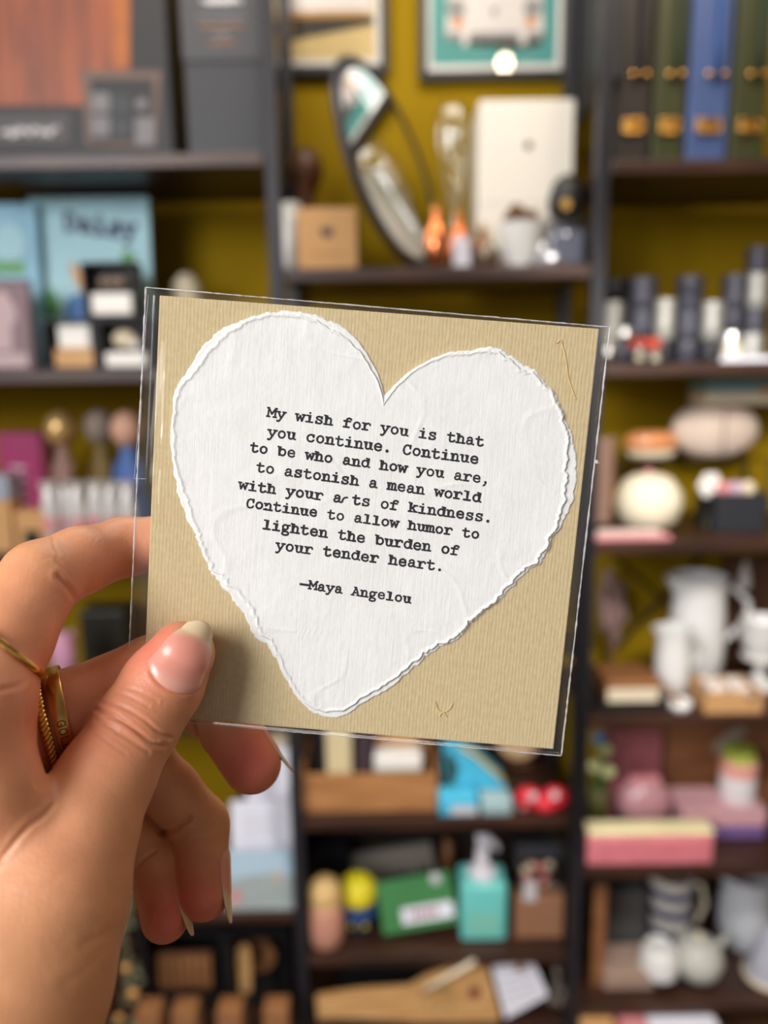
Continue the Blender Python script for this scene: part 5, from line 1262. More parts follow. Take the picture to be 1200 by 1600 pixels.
# ================================================================== jugs shelf R4
def jug(label, px0, px1, ytop, Y, hs, m, zs, lip=True, stripes=None):
    x, z, w, h = stand(px0, px1, ytop, zs, Y); r = w / 2
    o = thing('jug', label, 'jug', (x, Y + r, z))
    prof = [(0, 0), (r * .86, 0), (r * .93, .004), (r * .97, h * .3), (r * .93, h * .62), (r * .88, h * .82), (r * .96, h * .98), (r * .98, h), (r * .93, h), (r * .83, h * .82), (r * .88, h * .6), (r * .9, h * .1), (0, h * .06)]
    mb = MB(); mb.lathe(prof, 40)
    if lip:
        for v in mb.bm.verts:
            if v.co.z > h * .84:
                a = math.atan2(v.co.y, v.co.x); k = math.exp(-((abs(a) - math.pi) / .38) ** 2) * (v.co.z / h - .84) / .16
                v.co.x *= 1 + .32 * k
    mb.build('body', m, o, True, ang=60)
    hr = h * hs
    MB().tube([(r * .80, 0, h * .84), (r * 1.2, 0, h * .88), (r * 1.2 + hr * .28, 0, h * .74), (r * 1.2 + hr * .30, 0, h * .58), (r * 1.16, 0, h * .38), (r * .88, 0, h * .32)], [r * .10, r * .11, r * .12, r * .11, r * .10, r * .09], n=10, flat=(1.3, 1)).build('handle', m, o, True)
    return o
jug('tall white ceramic jug with a round handle', 1062, 1152, 912, 1.66, .55, WHITE, Z['R4'])
jug('small white ceramic jug standing in front of the tall one', 1033, 1090, 990, 1.60, .45, WHITE, Z['R4'])
bw0 = None
for k, (yt, lb_) in enumerate(((1012, 'lower white bowl of the nested pair beside the jug'), (962, 'upper white bowl of the nested pair beside the jug'))):
    zb = W(1205, (1040, 1010)[k], 1.60).z
    if k == 0:
        x = W(1212, 1010, 1.60).x; r = .048
        st = thing('cake_stand', 'white pedestal stand carrying the nested white bowls', 'stand', (x, 1.66, Z['R4'])); hs_ = zb - Z['R4']
        MB().lathe([(0, 0), (.04, 0), (.036, .008), (.012, .02), (.012, hs_ - .012), (.042, hs_ - .004), (.042, hs_), (0, hs_)], 32).build('pedestal', WHITE, st, True, ang=50)
        ztop = zb
    o = solid('white_bowl', lb_, 'bowl', MB().lathe([(0, 0), (r * .55, 0), (r * .9, .03), (r, .056), (r * .95, .056), (r * .84, .03), (0, .008)], 36), WHITE, (x, 1.66, ztop + .0005 + (.030 if k else 0)), smooth=True, ang=60)
o, w, h = boxy('open_carton', 'open kraft carton of wrapped white soaps at the shelf front', 'carton', 1102, 1192, 1082, Z['R4'], 1.515, .002, KRAFT, 0, body='front_panel')
KR = KRAFT; d_ = .09
MB().box(-w / 2, -w / 2 + .002, .002, d_, 0, h * 1.0).build('side_panel', KR, o); MB().box(w / 2 - .002, w / 2, .002, d_, 0, h).build('side_panel', KR, o); MB().box(-w / 2, w / 2, d_ - .002, d_, 0, h).build('back_panel', KR, o); MB().box(-w / 2, w / 2, .002, d_, 0, .002).build('bottom_panel', KR, o)
for k, (dx, dy) in enumerate(((-.026, .025), (.022, .024), (-.024, .062), (.024, .062))):
    tag(MB().box(-.019, .019, -.014, .014, 0, h * 1.12, bev=.007, seg=3).build('wrapped_soap', mat('soap_wrap', (214, 200, 190), .4, var=.08), None, True, (o.location.x + dx, 1.515 + dy, Z['R4'] + .0025), (0, 0, .1 * k)), 'pale wrapped soap bar standing in the open kraft carton', 'soap', 'soaps in the kraft carton')
MB().ball((w * .30, -.003, h * .80), .008, sc=(1, .4, 1)).build('seal', SILV, o, True)
x, z, w, h = stand(930, 1046, 1098, Z['R4'], 1.53)
o = thing('tray', 'black rectangular tray holding a pale wooden block', 'tray', (x, 1.53, Z['R4'])); mb = MB(); mb.box(-w / 2, w / 2, 0, .15, 0, .006); mb.box(-w / 2, w / 2, 0, .006, .006, h * .62); mb.box(-w / 2, w / 2, .144, .15, .006, h * .62); mb.box(-w / 2, -w / 2 + .006, .006, .144, .006, h * .62); mb.box(w / 2 - .006, w / 2, .006, .144, .006, h * .62); mb.build('pan', BLACK, o)
x, z, w2, h2 = stand(948, 1030, 1060, Z['R4'] + .0065, 1.56)
o = thing('wooden_block', 'brown wood block with a white front edge lying in the black tray', 'block', (x, 1.56, Z['R4'] + .0065)); MB().box(-w2 / 2, w2 / 2, 0, .10, 0, h2 * .9, bev=.003).build('block', WOODM, o); MB().box(-w2 / 2 + .002, w2 / 2 - .002, -.003, 0, .004, h2 * .6).build('front_edge', CREAM, o)
a = W(1004, 1050, 1.60); b = W(1062, 1112, 1.522)
o = thing('ladle', 'long ladle with a white bowl lying diagonally beside the black tray', 'ladle', (b.x, b.y, Z['R4'] + .001))
MB().tube([(0, 0, .022), (a.x - b.x, a.y - b.y, .075)], [.005, .004], n=8).build('handle', WOODM, o, True)
MB().lathe([(0, 0), (.012, .002), (.022, .014), (.023, .026), (.021, .026), (.018, .012), (0, .006)], 24).build('bowl', WHITE, o, True)
x, z, w, h = stand(936, 980, 872, Z['R4'], 1.74)
o = thing('pampas_bunch', 'mauve-grey dried pampas bunch against the wall beside the brace', 'dried flowers', (x, 1.75, z)); rg = random.Random(2); pl = None
for k in range(14):
    if pl is None: c = pl = MB().ball((0, 0, 0), 1, sc=(.011, .011, .055), seg=10, rings=8).build('plume', mat('mauve_pampas', (146, 118, 112), 1.0, var=.3, bump=.6, scale=80), o, True)
    else: c = pl.copy(); COL.objects.link(c); c.parent = o
    c.location = (rg.uniform(-.022, .022), rg.uniform(-.02, .02), h * rg.uniform(.35, .82)); c.rotation_euler = (rg.uniform(-.3, .3), rg.uniform(-.3, .3), 0)
MB().tube([(0, 0, 0), (0, 0, h * .6)], .006, n=6).build('stems', mat('dry_stem', (110, 80, 60), .9), o)
o, w, h = boxy('plank_board', 'dark brown plank propped against the wall behind the white jugs', 'board', 1128, 1230, 872, Z['R4'], 1.795, .016, wood('dark_brown_plank', (70, 42, 24), (104, 66, 38), .6, 6, 'Z'), .002)
for px, yt in ((1166, 876),):
    p = W(px, 872, 1.74); q = W(px, 918, 1.74)
    o = thing('paper_star', 'pale folded paper drop hanging before the dark plank', 'decoration', p); MB().lathe([(0, 0), (.006, -.01), (.016, q.z - p.z + .01), (.010, q.z - p.z - .006), (0, q.z - p.z - .008)], 8).build('drop', mat('grey_paper', (190, 180, 176), .8), o)
# ================================================================== R5: board, pink jar, tray
o, w, h = boxy('wooden_board', 'large brown wooden board leaning at the back with a strip of grey tape', 'board', 1024, 1240, 1140, Z['R5'], 1.72, .018, wood('chestnut_board', (112, 68, 38), (150, 98, 60), .5, 4, 'X'), .004, tilt=math.radians(-8))
art(o, 'tape_strip', mat('grey_tape', (150, 136, 122), .6), [PXL(o, 1116, 1168), PXL(o, 1168, 1136), PXL(o, 1174, 1150), PXL(o, 1124, 1184)], -.003)
x, z, w, h = stand(1148, 1206, 1188, Z['R5'] + .03, 1.575); r = w / 2
bk = boxy('puzzle_box', 'flat pink and white patterned box with a violet edge under the pink jar', 'box', 1066, 1196, 1266, Z['R5'], 1.60, .10, mat('violet_edge_board', (120, 92, 150), .5, var=.2), .003)[0]
bw_ = stand(1066, 1196, 1266, Z['R5'], 1.60); bz = Z['R5'] + bw_[3]
MB().box(-bw_[2] / 2 - .001, bw_[2] / 2 + .001, -.001, .101, bw_[3] * .45, bw_[3] + .001, bev=.002).build('lid', mat('pink_lace_print', (208, 160, 166), .5, var=.3, scale=60), bk)
o = thing('sweet_jar', 'white and pink printed jar with a green lid on the patterned box', 'jar', (x, 1.61 + r, bz + .0022)); h = W(1178, 1188, 1.60).z - bz
MB().lathe([(0, 0), (r * .95, 0), (r, .004), (r, h * .55), (0, h * .55)], 32).build('body', mat('white_print_jar', (236, 232, 232), .35, var=.04, coat=.3), o, True, ang=40)
MB().lathe([(r * 1.004, h * .52), (r * 1.004, h * .78), (r * .9, h * .80), (0, h * .80)], 32).build('band', mat('coral_band', (232, 164, 152), .4), o, True, ang=40)
MB().lathe([(0, h * .80), (r * .86, h * .80), (r * .86, h * .97), (r * .78, h), (0, h)], 32).build('lid', mat('apple_green', (178, 190, 80), .45), o, True, ang=40)
x, z, w, h = stand(978, 1060, 1236, Z['R5'], 1.60)
o = thing('satin_pouch', 'dusky pink satin pouch with a bright glint behind the pink tray', 'pouch', (x, 1.66, z)); MB().ball((0, 0, h * .48), 1, sc=(w * .54, .045, h * .50), seg=24, rings=16).build('pouch', mat('satin_pink', (186, 136, 142), .25, var=.08, coat=.4), o, True); MB().box(-w * .3, w * .3, -.012, .012, h * .88, h * 1.0, bev=.004).build('flap', PINK, o)
x, z, w, h = stand(918, 1116, 1311, Z['R5'], 1.505)
o = thing('soap_tray_box', 'long pink floral box with a cream padded lid and pale blue label', 'box', (x, 1.508, z), (0, 0, 0))
MB().box(-w / 2, w / 2, 0, .052, 0, h, bev=.006).build('base', mat('pink_floral', (214, 122, 132), .55, var=.35, scale=45), o)
MB().box(-w / 2 + .002, w / 2 + .004, .003, .056, h, h + .012, bev=.007, seg=3).build('lid', mat('cream_pad', (224, 212, 168), .6, var=.08), o, True, ang=40)
MB().box(w * .06, w * .30, .010, .0125, h - .006, h + .012).build('label', mat('pale_aqua_label', (182, 216, 216), .5), o)
x, z, w, h = stand(950, 1032, 1142, Z['R5'], 1.70)
o = thing('gift_bag', 'red and pink floral paper gift bag standing at the back', 'bag', (x, 1.70, z)); mb = MB(); mb.prism([(-w / 2, 0), (w / 2, 0), (w / 2 * .98, h), (-w / 2 * .94, h)], 0, .06); mb.build('bag', mat('red_floral_paper', (150, 84, 90), .7, var=.55, scale=50), o)
for yy in (.006, .054): MB().tube([(-w * .22, yy, h - .004), (-w * .18, yy, h + .025), (0, yy, h + .034), (w * .18, yy, h + .025), (w * .22, yy, h - .004)], .002, n=6).build('handle', PINK, o, True)
x, z, w, h = stand(916, 962, 1150, Z['R5'], 1.64)
o = thing('flower_pot', 'yellow-green paper flowers in a dark olive pot beside the post', 'flowers', (x, 1.66, z))
MB().lathe([(0, 0), (.020, 0), (.026, h * .42), (.022, h * .42), (0, h * .38)], 20).build('pot', mat('dark_olive_pot', (84, 84, 40), .5), o, True)
FLW = mat('yellow_green_petal', (200, 206, 150), .8, var=.2)
for k, (dx, dz) in enumerate(((-.012, .66), (.012, .82), (.020, .60), (-.004, .95))):
    MB().tube([(0, 0, h * .4), (dx, -.004, h * dz)], .0018, n=5).build('stem', GREEN, o)
    fl_ = MB()
    for q in range(6): fl_.ball((dx + .009 * math.cos(q), -.008, h * dz + .009 * math.sin(q)), .008, sc=(1, .5, 1), seg=8, rings=6)
    fl_.build('flower', FLW if k != 3 else mat('blue_petal', (90, 140, 190), .8), o, True)
# ================================================================== R6: striped pottery
STR = bpy.data.materials.new('blue_banded_glaze'); STR.use_nodes = True; nt = STR.node_tree; p = nt.nodes['Principled BSDF']
tc = nt.nodes.new('ShaderNodeTexCoord'); sx = nt.nodes.new('ShaderNodeSeparateXYZ'); nt.links.new(tc.outputs['Object'], sx.inputs[0])
ml = nt.nodes.new('ShaderNodeMath'); ml.operation = 'MULTIPLY'; ml.inputs[1].default_value = 2 * math.pi / .052; nt.links.new(sx.outputs['Z'], ml.inputs[0])
si = nt.nodes.new('ShaderNodeMath'); si.operation = 'SINE'; nt.links.new(ml.outputs[0], si.inputs[0])
cr = nt.nodes.new('ShaderNodeValToRGB'); cr.color_ramp.interpolation = 'CONSTANT'; cr.color_ramp.elements[0].color = lin((78, 84, 112)) + (1,); cr.color_ramp.elements[1].color = lin((206, 200, 192)) + (1,); cr.color_ramp.elements[1].position = .42
mr = nt.nodes.new('ShaderNodeMapRange'); mr.inputs['From Min'].default_value = -1; nt.links.new(si.outputs[0], mr.inputs['Value']); nt.links.new(mr.outputs['Result'], cr.inputs['Fac']); nt.links.new(cr.outputs['Color'], p.inputs['Base Color']); p.inputs['Roughness'].default_value = .35
def mug(label, px0, px1, ytop, Y, m, zs, handle=True, flare=1.0, hdl=1):
    x, z, w, h = stand(px0, px1, ytop, zs, Y); r = w / 2; o = thing('mug', label, 'mug', (x, Y + r, z))
    MB().lathe([(0, 0), (r * .9, 0), (r, .004), (r * flare, h), (r * flare * .93, h), (r * .92, .01), (0, .008)], 36).build('cup', m, o, True, ang=50)
    if handle: MB().tube([(hdl * r * .94, 0, h * .82), (hdl * r * 1.45, 0, h * .80), (hdl * r * 1.7, 0, h * .5), (hdl * r * 1.4, 0, h * .24), (hdl * r * .94, 0, h * .2)], r * .12, n=10).build('handle', CREAM, o, True)
    return o
mug('tall blue-banded white mug standing behind the round bowls', 1024, 1092, 1384, 1.665, STR, Z['R6'])
jug('large pale grey jug with a wide handle at the shelf end', 1142, 1228, 1388, 1.64, .2, mat('pale_grey_glaze', (204, 206, 212), .35, coat=.3), Z['R6'])
x, z, w, h = stand(1008, 1070, 1494, Z['R6'], 1.535); r = w / 2
o = thing('tealight_bowl', 'small round white bowl with a dark blue foot at the shelf front', 'bowl', (x, 1.53 + r, z)); MB().lathe([(0, 0), (r * .5, 0), (r * .92, h * .26), (r * .96, h * .3), (0, h * .3)], 32).build('foot', NAVY, o, True); MB().lathe([(r * .96, h * .3), (r, h * .5), (r * .86, h * .86), (r * .6, h), (r * .52, h * .97), (r * .8, h * .5), (0, h * .34)], 32).build('bowl', WHITE, o, True)
x, z, w, h = stand(1066, 1146, 1490, Z['R6'], 1.53); r = w / 2
o = thing('speckled_teapot', 'round speckled grey-white teapot-like pot at the shelf front', 'pot', (x, 1.53 + r, z))
MB().lathe([(0, 0), (r * .5, 0), (r * .86, h * .18), (r, h * .45), (r * .86, h * .75), (r * .45, h * .92), (0, h * .95)], 36).build('body', mat('speckled_glaze', (190, 190, 182), .4, var=.35, scale=260), o, True)
MB().tube([(r * .6, -.005, h * .7), (r * .95, -.01, h * .95), (r * 1.0, -.01, h * 1.08)], [.010, .007, .006], n=8).build('spout', mat('speckled_glaze', (190, 190, 182), .4), o, True); MB().ball((0, 0, h * .98), .010).build('knob', CREAM, o, True)
x, z, w, h = stand(1160, 1240, 1462, Z['R6'], 1.54)
TICK = bpy.data.materials.new('ticking_stripe'); TICK.use_nodes = True; nt = TICK.node_tree; p = nt.nodes['Principled BSDF']
tc = nt.nodes.new('ShaderNodeTexCoord'); wv = nt.nodes.new('ShaderNodeTexWave'); wv.bands_direction = 'Z'; wv.inputs['Scale'].default_value = 55; wv.inputs['Distortion'].default_value = .6; nt.links.new(tc.outputs['Object'], wv.inputs['Vector'])
cr = nt.nodes.new('ShaderNodeValToRGB'); cr.color_ramp.elements[0].color = lin((136, 138, 160)) + (1,); cr.color_ramp.elements[1].color = lin((206, 206, 214)) + (1,); nt.links.new(wv.outputs['Fac'], cr.inputs['Fac']); nt.links.new(cr.outputs['Color'], p.inputs['Base Color']); p.inputs['Roughness'].default_value = .9
o = thing('striped_cone', 'grey and white striped fabric cone gnome hat at shelf end', 'decoration', (W(1200, 1500, 1.58).x, 1.58, Z['R6'])); hh = W(1200, 1440, 1.58).z - Z['R6']
MB().lathe([(0, 0), (.045, 0), (.050, .012), (.034, hh * .4), (.014, hh * .82), (0, hh)], 28).build('hat', TICK, o, True)
MB().lathe([(.044, -.0), (.054, .004), (.052, .016), (.046, .014)], 28).build('brim', CREAM, o, True)
for (px0, px1, yt, Y, lb_) in ((944, 1024, 1522, 1.545, 'pinkish-grey stone block box in front of the dark basket'),):
    o, w, h = boxy('stone_box', lb_, 'box', px0, px1, yt, Z['R6'], Y, .10, mat('pinkish_stone', (166, 140, 124), .7, var=.12), .006); MB().box(-w / 2 - .001, w / 2 + .001, -.001, .101, h * .7, h * .73).build('lid_gap', BRN, o)
x, z, w, h = stand(948, 1010, 1392, Z['R6'], 1.66)
o = thing('ribbed_basket', 'dark grey ribbed basket at the back of the pottery shelf', 'basket', (x, 1.66, z)); mb = MB()
for k in range(9): mb.box(-w / 2, w / 2, 0, .12, h * (k / 9), h * ((k + .8) / 9), bev=.003)
mb.box(-w / 2 + .003, w / 2 - .003, .003, .117, 0, h * .96); mb.build('weave', mat('grey_wicker', (74, 72, 70), .8, var=.2), o)
x, z, w, h = stand(926, 946, 1386, Z['R6'], 1.56)
solid('wooden_batten', 'upright tan wooden batten beside the dark steel post', 'batten', MB().box(-w / 2, w / 2, 0, .012, 0, h, bev=.001), WOODM, (x, 1.56, z))
for (px0, px1, py, Y, m_, lb_) in ((1010, 1118, 1590, 1.50, PAPER, 'lilac-white paper bag lying below the pottery shelf'), (966, 1010, 1585, 1.50, PINK, 'pale pink packet lying below the pottery shelf'), (908, 962, 1592, 1.49, WOODL, 'tan wooden box lid lying below the pottery shelf')):
    p = W((px0 + px1) / 2, py, Y); w = (px1 - px0) * mm((px0 + px1) / 2, py, Y)
    o = thing('packet', lb_, 'packet', (p.x, Y - .06, 0)); hh = min(p.z, Z['R6'] - .03)
    MB().box(-w / 2, w / 2, 0, .10, 0, hh, bev=.008, seg=3).build('body', m_, o, True, ang=50); MB().box(-w / 2 + .004, w / 2 - .004, .004, .096, hh - .002, hh + .002, bev=.001).build('fold', m_, o)
# ================================================================== middle bay, crate shelf C4
x, z, w, h = stand(470, 684, 1212, Z['C4'], 1.525)
o = thing('wooden_crate', 'shallow tan wooden crate holding books and soap', 'crate', (x, 1.53, z)); d = .17; t = .008; CRW = wood('tan_crate_wood', (150, 100, 56), (182, 130, 80), .6, 6, 'X')
for nm, b_ in (('front_board', (-w / 2, w / 2, 0, t, 0, h)), ('back_board', (-w / 2, w / 2, d - t, d, 0, h)), ('side_board', (-w / 2, -w / 2 + t, t, d - t, 0, h)), ('side_board', (w / 2 - t, w / 2, t, d - t, 0, h)), ('bottom_board', (-w / 2 + t, w / 2 - t, t, d - t, 0, t))):
    MB().box(*b_, bev=.001).build(nm, CRW, o)
cz = Z['C4'] + t + .0016
def book(label, px0, px1, ytop, Y, m, pages, zs=cz, dep=.10, tilt=0):
    x, z, w, h = stand(px0, px1, ytop, zs, Y); o = thing('book', label, 'book', (x, Y, zs), (0, tilt, 0))
    MB().box(-w / 2, w / 2, 0, dep, 0, h, bev=.0015).build('cover', m, o); MB().box(-w / 2 + .002, w / 2 - .002, .004, dep + .001, .003, h + .0006).build('pages', pages, o); return o
book('black book spine standing at the end of the tan crate', 489, 509, 1120, 1.56, BLACK, CREAM)
book('cream book with a ribbed spine standing in the tan crate', 510, 549, 1140, 1.555, mat('cream_ribbed', (206, 190, 150), .7, var=.2, scale=120), CREAM)
book('dark plum book leaning next to the cream one in the crate', 553, 578, 1130, 1.56, mat('plum_cover', (62, 48, 56), .6), CREAM, tilt=.04)
x, z, w, h = stand(584, 660, 1182, cz + .055, 1.56)
o = thing('soap_block', 'white soap block with a green stripe standing in the crate', 'soap', (x, 1.565, cz)); H_ = z + h - cz
MB().box(-w / 2, w / 2, 0, .05, 0, H_ * .62, bev=.003).build('green_layer', mat('sage_soap', (128, 144, 112), .5), o); MB().box(-w / 2, w / 2, 0, .05, H_ * .62, H_, bev=.006, seg=3).build('white_layer', WBOARD, o, True, ang=40)
o, w, h = boxy('carton', 'plain kraft carton standing behind the white soap in crate', 'carton', 588, 652, 1120, cz, 1.63, .05, KRAFT, .002)
o, w, h = boxy('wooden_plank', 'narrow brown plank at the left end behind the crate', 'plank', 462, 484, 1130, Z['C4'], 1.745, .014, WOODD, .001)
# blue toys
BLU = mat('turquoise_felt', (70, 176, 210), .7, var=.18, scale=30)
x, z, w, h = stand(690, 800, 1168, Z['C4'], 1.55)
o = thing('felt_toy', 'turquoise wedge-shaped felt toy with a yellow trim standing upright', 'toy', (x, 1.56, z))
MB().prism([(-w * .48, 0), (w * .30, 0), (w * .46, h * .16), (w * .40, h * .34), (-w * .10, h * .92), (-w * .30, h * 1.0), (-w * .46, h * .9)], 0, .06).build('body', BLU, o)
MB().tube([(-w * .22, -.003, h * .99), (w * .0, -.003, h * .82), (w * .24, -.003, h * .56), (w * .42, -.003, h * .36)], .004, n=8).build('trim', mat('mustard_trim', (214, 176, 60), .6), o, True)
art(o, 'dark_side', mat('bottle_green_felt', (36, 74, 70), .8), [(-w * .46, h * .25), (-w * .34, h * .25), (-w * .24, h * .6), (-w * .36, h * .9), (-w * .45, h * .86)], -.0004)
x, z, w, h = stand(686, 748, 1246, Z['C4'], 1.50)
o = thing('toy_block', 'turquoise felt block lying at the shelf edge before the wedge toy', 'toy', (x, 1.503, z)); MB().box(-w / 2, w / 2, 0, .05, 0, h, bev=.008, seg=3).build('body', BLU, o, True, ang=50); MB().box(-w * .2, w * .45, -.0008, 0, h * .15, h * .55).build('patch', WHPR, o)
x, z, w, h = stand(752, 802, 1252, Z['C4'], 1.50)
o = thing('toy_block', 'grey-white patterned felt block next to the turquoise one', 'toy', (x, 1.503, z)); MB().box(-w / 2, w / 2, 0, .05, 0, h, bev=.008, seg=3).build('body', mat('grey_teal_felt', (150, 176, 180), .8, var=.4, scale=60), o, True, ang=50)
x, z, w, h = stand(780, 852, 1100, Z['C4'], 1.66)
zc = W(815, 1160, 1.66).z; r = w / 2
o = thing('straw_plate', 'round beige plate standing on edge behind the red bow', 'plate', (x, 1.70, Z['C4']), (math.radians(-8), 0, 0)); zc = r + .012
MB().lathe([(0, .004), (r * .8, .004), (r, -.006), (r, -.002), (r * .8, .010), (0, .010)], 36, Tm(0, 0, zc) @ Rm(math.radians(90), 'X')).build('plate', mat('beige_straw', (206, 170, 130), .8, var=.08), o, True)
MB().tube([(0, .012, zc - r), (0, .03, 0)], .004, n=6).build('prop', WOODD, o); MB().box(-.03, .03, -.004, .034, 0, .006).build('foot', WOODD, o)
x, z, w, h = stand(808, 888, 1232, Z['C4'], 1.52)
o = thing('red_bow', 'bright red felt bow with white snippets at the shelf end', 'bow', (x, 1.53, z))
for s in (-1, 1): MB().ball((s * w * .26, 0, h * .5), 1, sc=(w * .27, .022, h * .46), seg=18, rings=12).build('loop', RED, o, True)
MB().ball((0, -.01, h * .5), .013).build('knot', RED, o, True)
MB().ball((w * .04, -.012, h * .34), 1, sc=(w * .24, .02, h * .3), seg=16, rings=10).build('loop', RED, o, True); MB().ball((-w * .36, .0, h * .3), 1, sc=(w * .12, .02, h * .3), seg=16, rings=10).build('tail', PINK, o, True)
for dx, dz in ((-.22, .80), (.20, .84)): MB().box(w * dx - .008, w * dx + .008, -.026, -.020, h * dz - .009, h * dz + .009, bev=.002).build('snippet', WHPR, o)
# ================================================================== middle bay, lower shelf C5
o, w, h = boxy('photo_block', 'grey photo canvas of dark trees tilted at the back', 'picture', 552, 684, 1340, Z['C5'], 1.72, .018, mat('canvas_edge', (110, 104, 98), .7), .001); o.rotation_euler = (math.radians(-6), math.radians(-9), 0); o.location.z += .012
art(o, 'photo', mat('misty_photo', (128, 120, 110), .6, var=.2, scale=12), rect(-w / 2 + .001, w / 2 - .001, .001, h - .001), -.0002)
TRE = mat('tree_print', (52, 50, 46), .7)
for k in range(6):
    xx = -w * .05 + w * .09 * k; hh = h * (.30 + .07 * (k % 3)); art(o, 'tree', TRE, [(xx - .012, h * .12), (xx + .012, h * .12), (xx + .004, h * .12 + hh * .6), (xx, h * .12 + hh), (xx - .005, h * .12 + hh * .55)], -.0008)
o, w, h = boxy('storage_box', 'large black box in the shade at the back of the lower shelf', 'box', 482, 546, 1330, Z['C5'], 1.70, .07, mat('near_black_board', (24, 25, 30), .5), .003)
x, z, w, h = stand(476, 536, 1394, Z['C5'], 1.50); r = w / 2
o = thing('peg_doll', 'wooden peg doll with a tan round head and pinkish body', 'doll', (x, 1.505 + r, z))
MB().lathe([(0, 0), (r * .72, 0), (r * .95, h * .08), (r, h * .30), (r * .92, h * .58), (r * .84, h * .66), (0, h * .66)], 28).build('body', mat('rose_wood_paint', (196, 140, 118), .5, var=.1, coat=.2), o, True)
MB().lathe([(r * .86, h * .655), (r * .90, h * .74), (r * .80, h * .90), (r * .46, h * .985), (0, h)], 28).build('head', mat('tan_wood_paint', (206, 170, 112), .45, coat=.2), o, True)
x, z, w, h = stand(530, 588, 1386, Z['C5'], 1.56); r = w / 2
o = thing('drink_bottle', 'small navy bottle with a big lemon-yellow cap', 'bottle', (x, 1.56 + r, z))
MB().lathe([(0, 0), (r * .9, 0), (r, .006), (r, h * .30), (0, h * .30)], 28).build('base', mat('dark_navy', (38, 40, 56), .4, var=.2), o, True, ang=50); MB().lathe([(r * 1.0, h * .30), (r, h * .52), (0, h * .52)], 28).build('band', mat('royal_blue', (46, 78, 136), .4), o, True, ang=50)
MB().lathe([(0, h * .52), (r * .95, h * .52), (r * 1.02, h * .62), (r * .95, h * .84), (r * .6, h * .96), (0, h)], 28).build('cap', YELL, o, True)
for dx in (-.3, .35): MB().ball((r * dx, -r * .92, h * .2), .006, sc=(1, .4, 1)).build('dot', YELL, o, True)
x, z, w, h = stand(598, 720, 1412, Z['C5'], 1.53)
o = thing('green_book', 'green activity book tilted forward with a white label of red letters', 'book', (x, 1.56, z), (math.radians(-22), math.radians(-10), 0)); o.location.z += .014; hb = h * 1.05
MB().box(-w / 2, w / 2, 0, .012, 0, hb, bev=.002).build('cover', mat('moss_green_cover', (58, 122, 66), .5, var=.18, scale=16), o)
MB().box(-w * .22, w * .46, -.001, 0, hb * .14, hb * .44).build('label', PAPER, o)
rgp = mat('faded_red_letters', (150, 78, 92), .7)
for k in range(5): MB().box(w * (-.10 + .075 * k), w * (-.05 + .075 * k), -.0018, -.001, hb * .22, hb * .36).build('letter_blot', rgp, o)
MB().ball((w * .30, -.002, hb * .90), .013, sc=(1, .3, 1)).build('badge', WHPR, o, True)
x, z, w, h = stand(720, 793, 1324, Z['C5'], 1.54)
o = thing('soap_dispenser', 'square turquoise soap bottle with a white pump', 'bottle', (x, 1.54, z)); hb = W(756, 1384, 1.54).z - z
MB().box(-w / 2, w / 2, 0, w * .8, 0, hb, bev=.010, seg=4).build('bottle', TEAL, o, True, ang=60)
PUMP = mat('white_plastic', (222, 218, 226), .4, var=.02)
MB().lathe([(0, 0), (w * .30, 0), (w * .30, .012), (w * .16, .018), (w * .13, (h - hb) * .7), (0, (h - hb) * .7)], 24, Tm(0, w * .4, hb)).build('collar', PUMP, o, True, ang=50)
MB().tube([(-.012, w * .4, h - .012), (.010, w * .4, h - .008), (.032, w * .4, h - .024), (.036, w * .4, h - .036)], [.016, .013, .008, .006], n=10).build('nozzle', PUMP, o, True)
MB().box(-w * .32, w * .32, -.0008, 0, hb * .16, hb * .52).build('label', mat('sea_green_label', (126, 198, 180), .5), o)
x, z, w, h = stand(806, 882, 1322, Z['C5'], 1.55)
o = thing('snack_pouch', 'clear pouch of pink sweets with a brown card base', 'pouch', (x, 1.55, z)); hb = h * .46
MB().box(-w / 2, w / 2, 0, .04, 0, hb, bev=.003).build('card_base', mat('brown_card', (146, 104, 76), .7, var=.1), o); MB().box(-w / 2 + .002, w / 2 - .002, .004, .036, hb, h, bev=.008, seg=3).build('bag', GLASS, o, True, ang=50)
rg = random.Random(12)
for k in range(14): MB().ball((rg.uniform(-.3, .25) * w, rg.uniform(.012, .028), hb + .010 + rg.uniform(0, .7) * (h - hb - .02)), .009, seg=10, rings=8).build('sweet', (mat('salmon_sweet', (216, 124, 110), .4), PINK, CREAM)[k % 3], o, True)
MB().box(-w * .34, -w * .08, -.002, 0, hb * .9, hb * 1.35).build('tag', WHPR, o); MB().box(-w / 2, w / 2, .002, .038, h * .84, h * .99, bev=.003).build('header', CHAR2, o)
x, z, w, h = stand(684, 716, 1310, Z['C5'], 1.76)
solid('wooden_stick_bundle', 'thin brown sticks standing at the back behind the green book', 'sticks', MB().tube([(-.008, 0, 0), (-.006, 0, h)], .006, n=8).tube([(.008, .004, 0), (.010, .004, h * .94)], .006, n=8).tube([(0, -.008, 0), (.001, -.008, h * .98)], .006, n=8), WOODM, (x, 1.76, z), smooth=True)
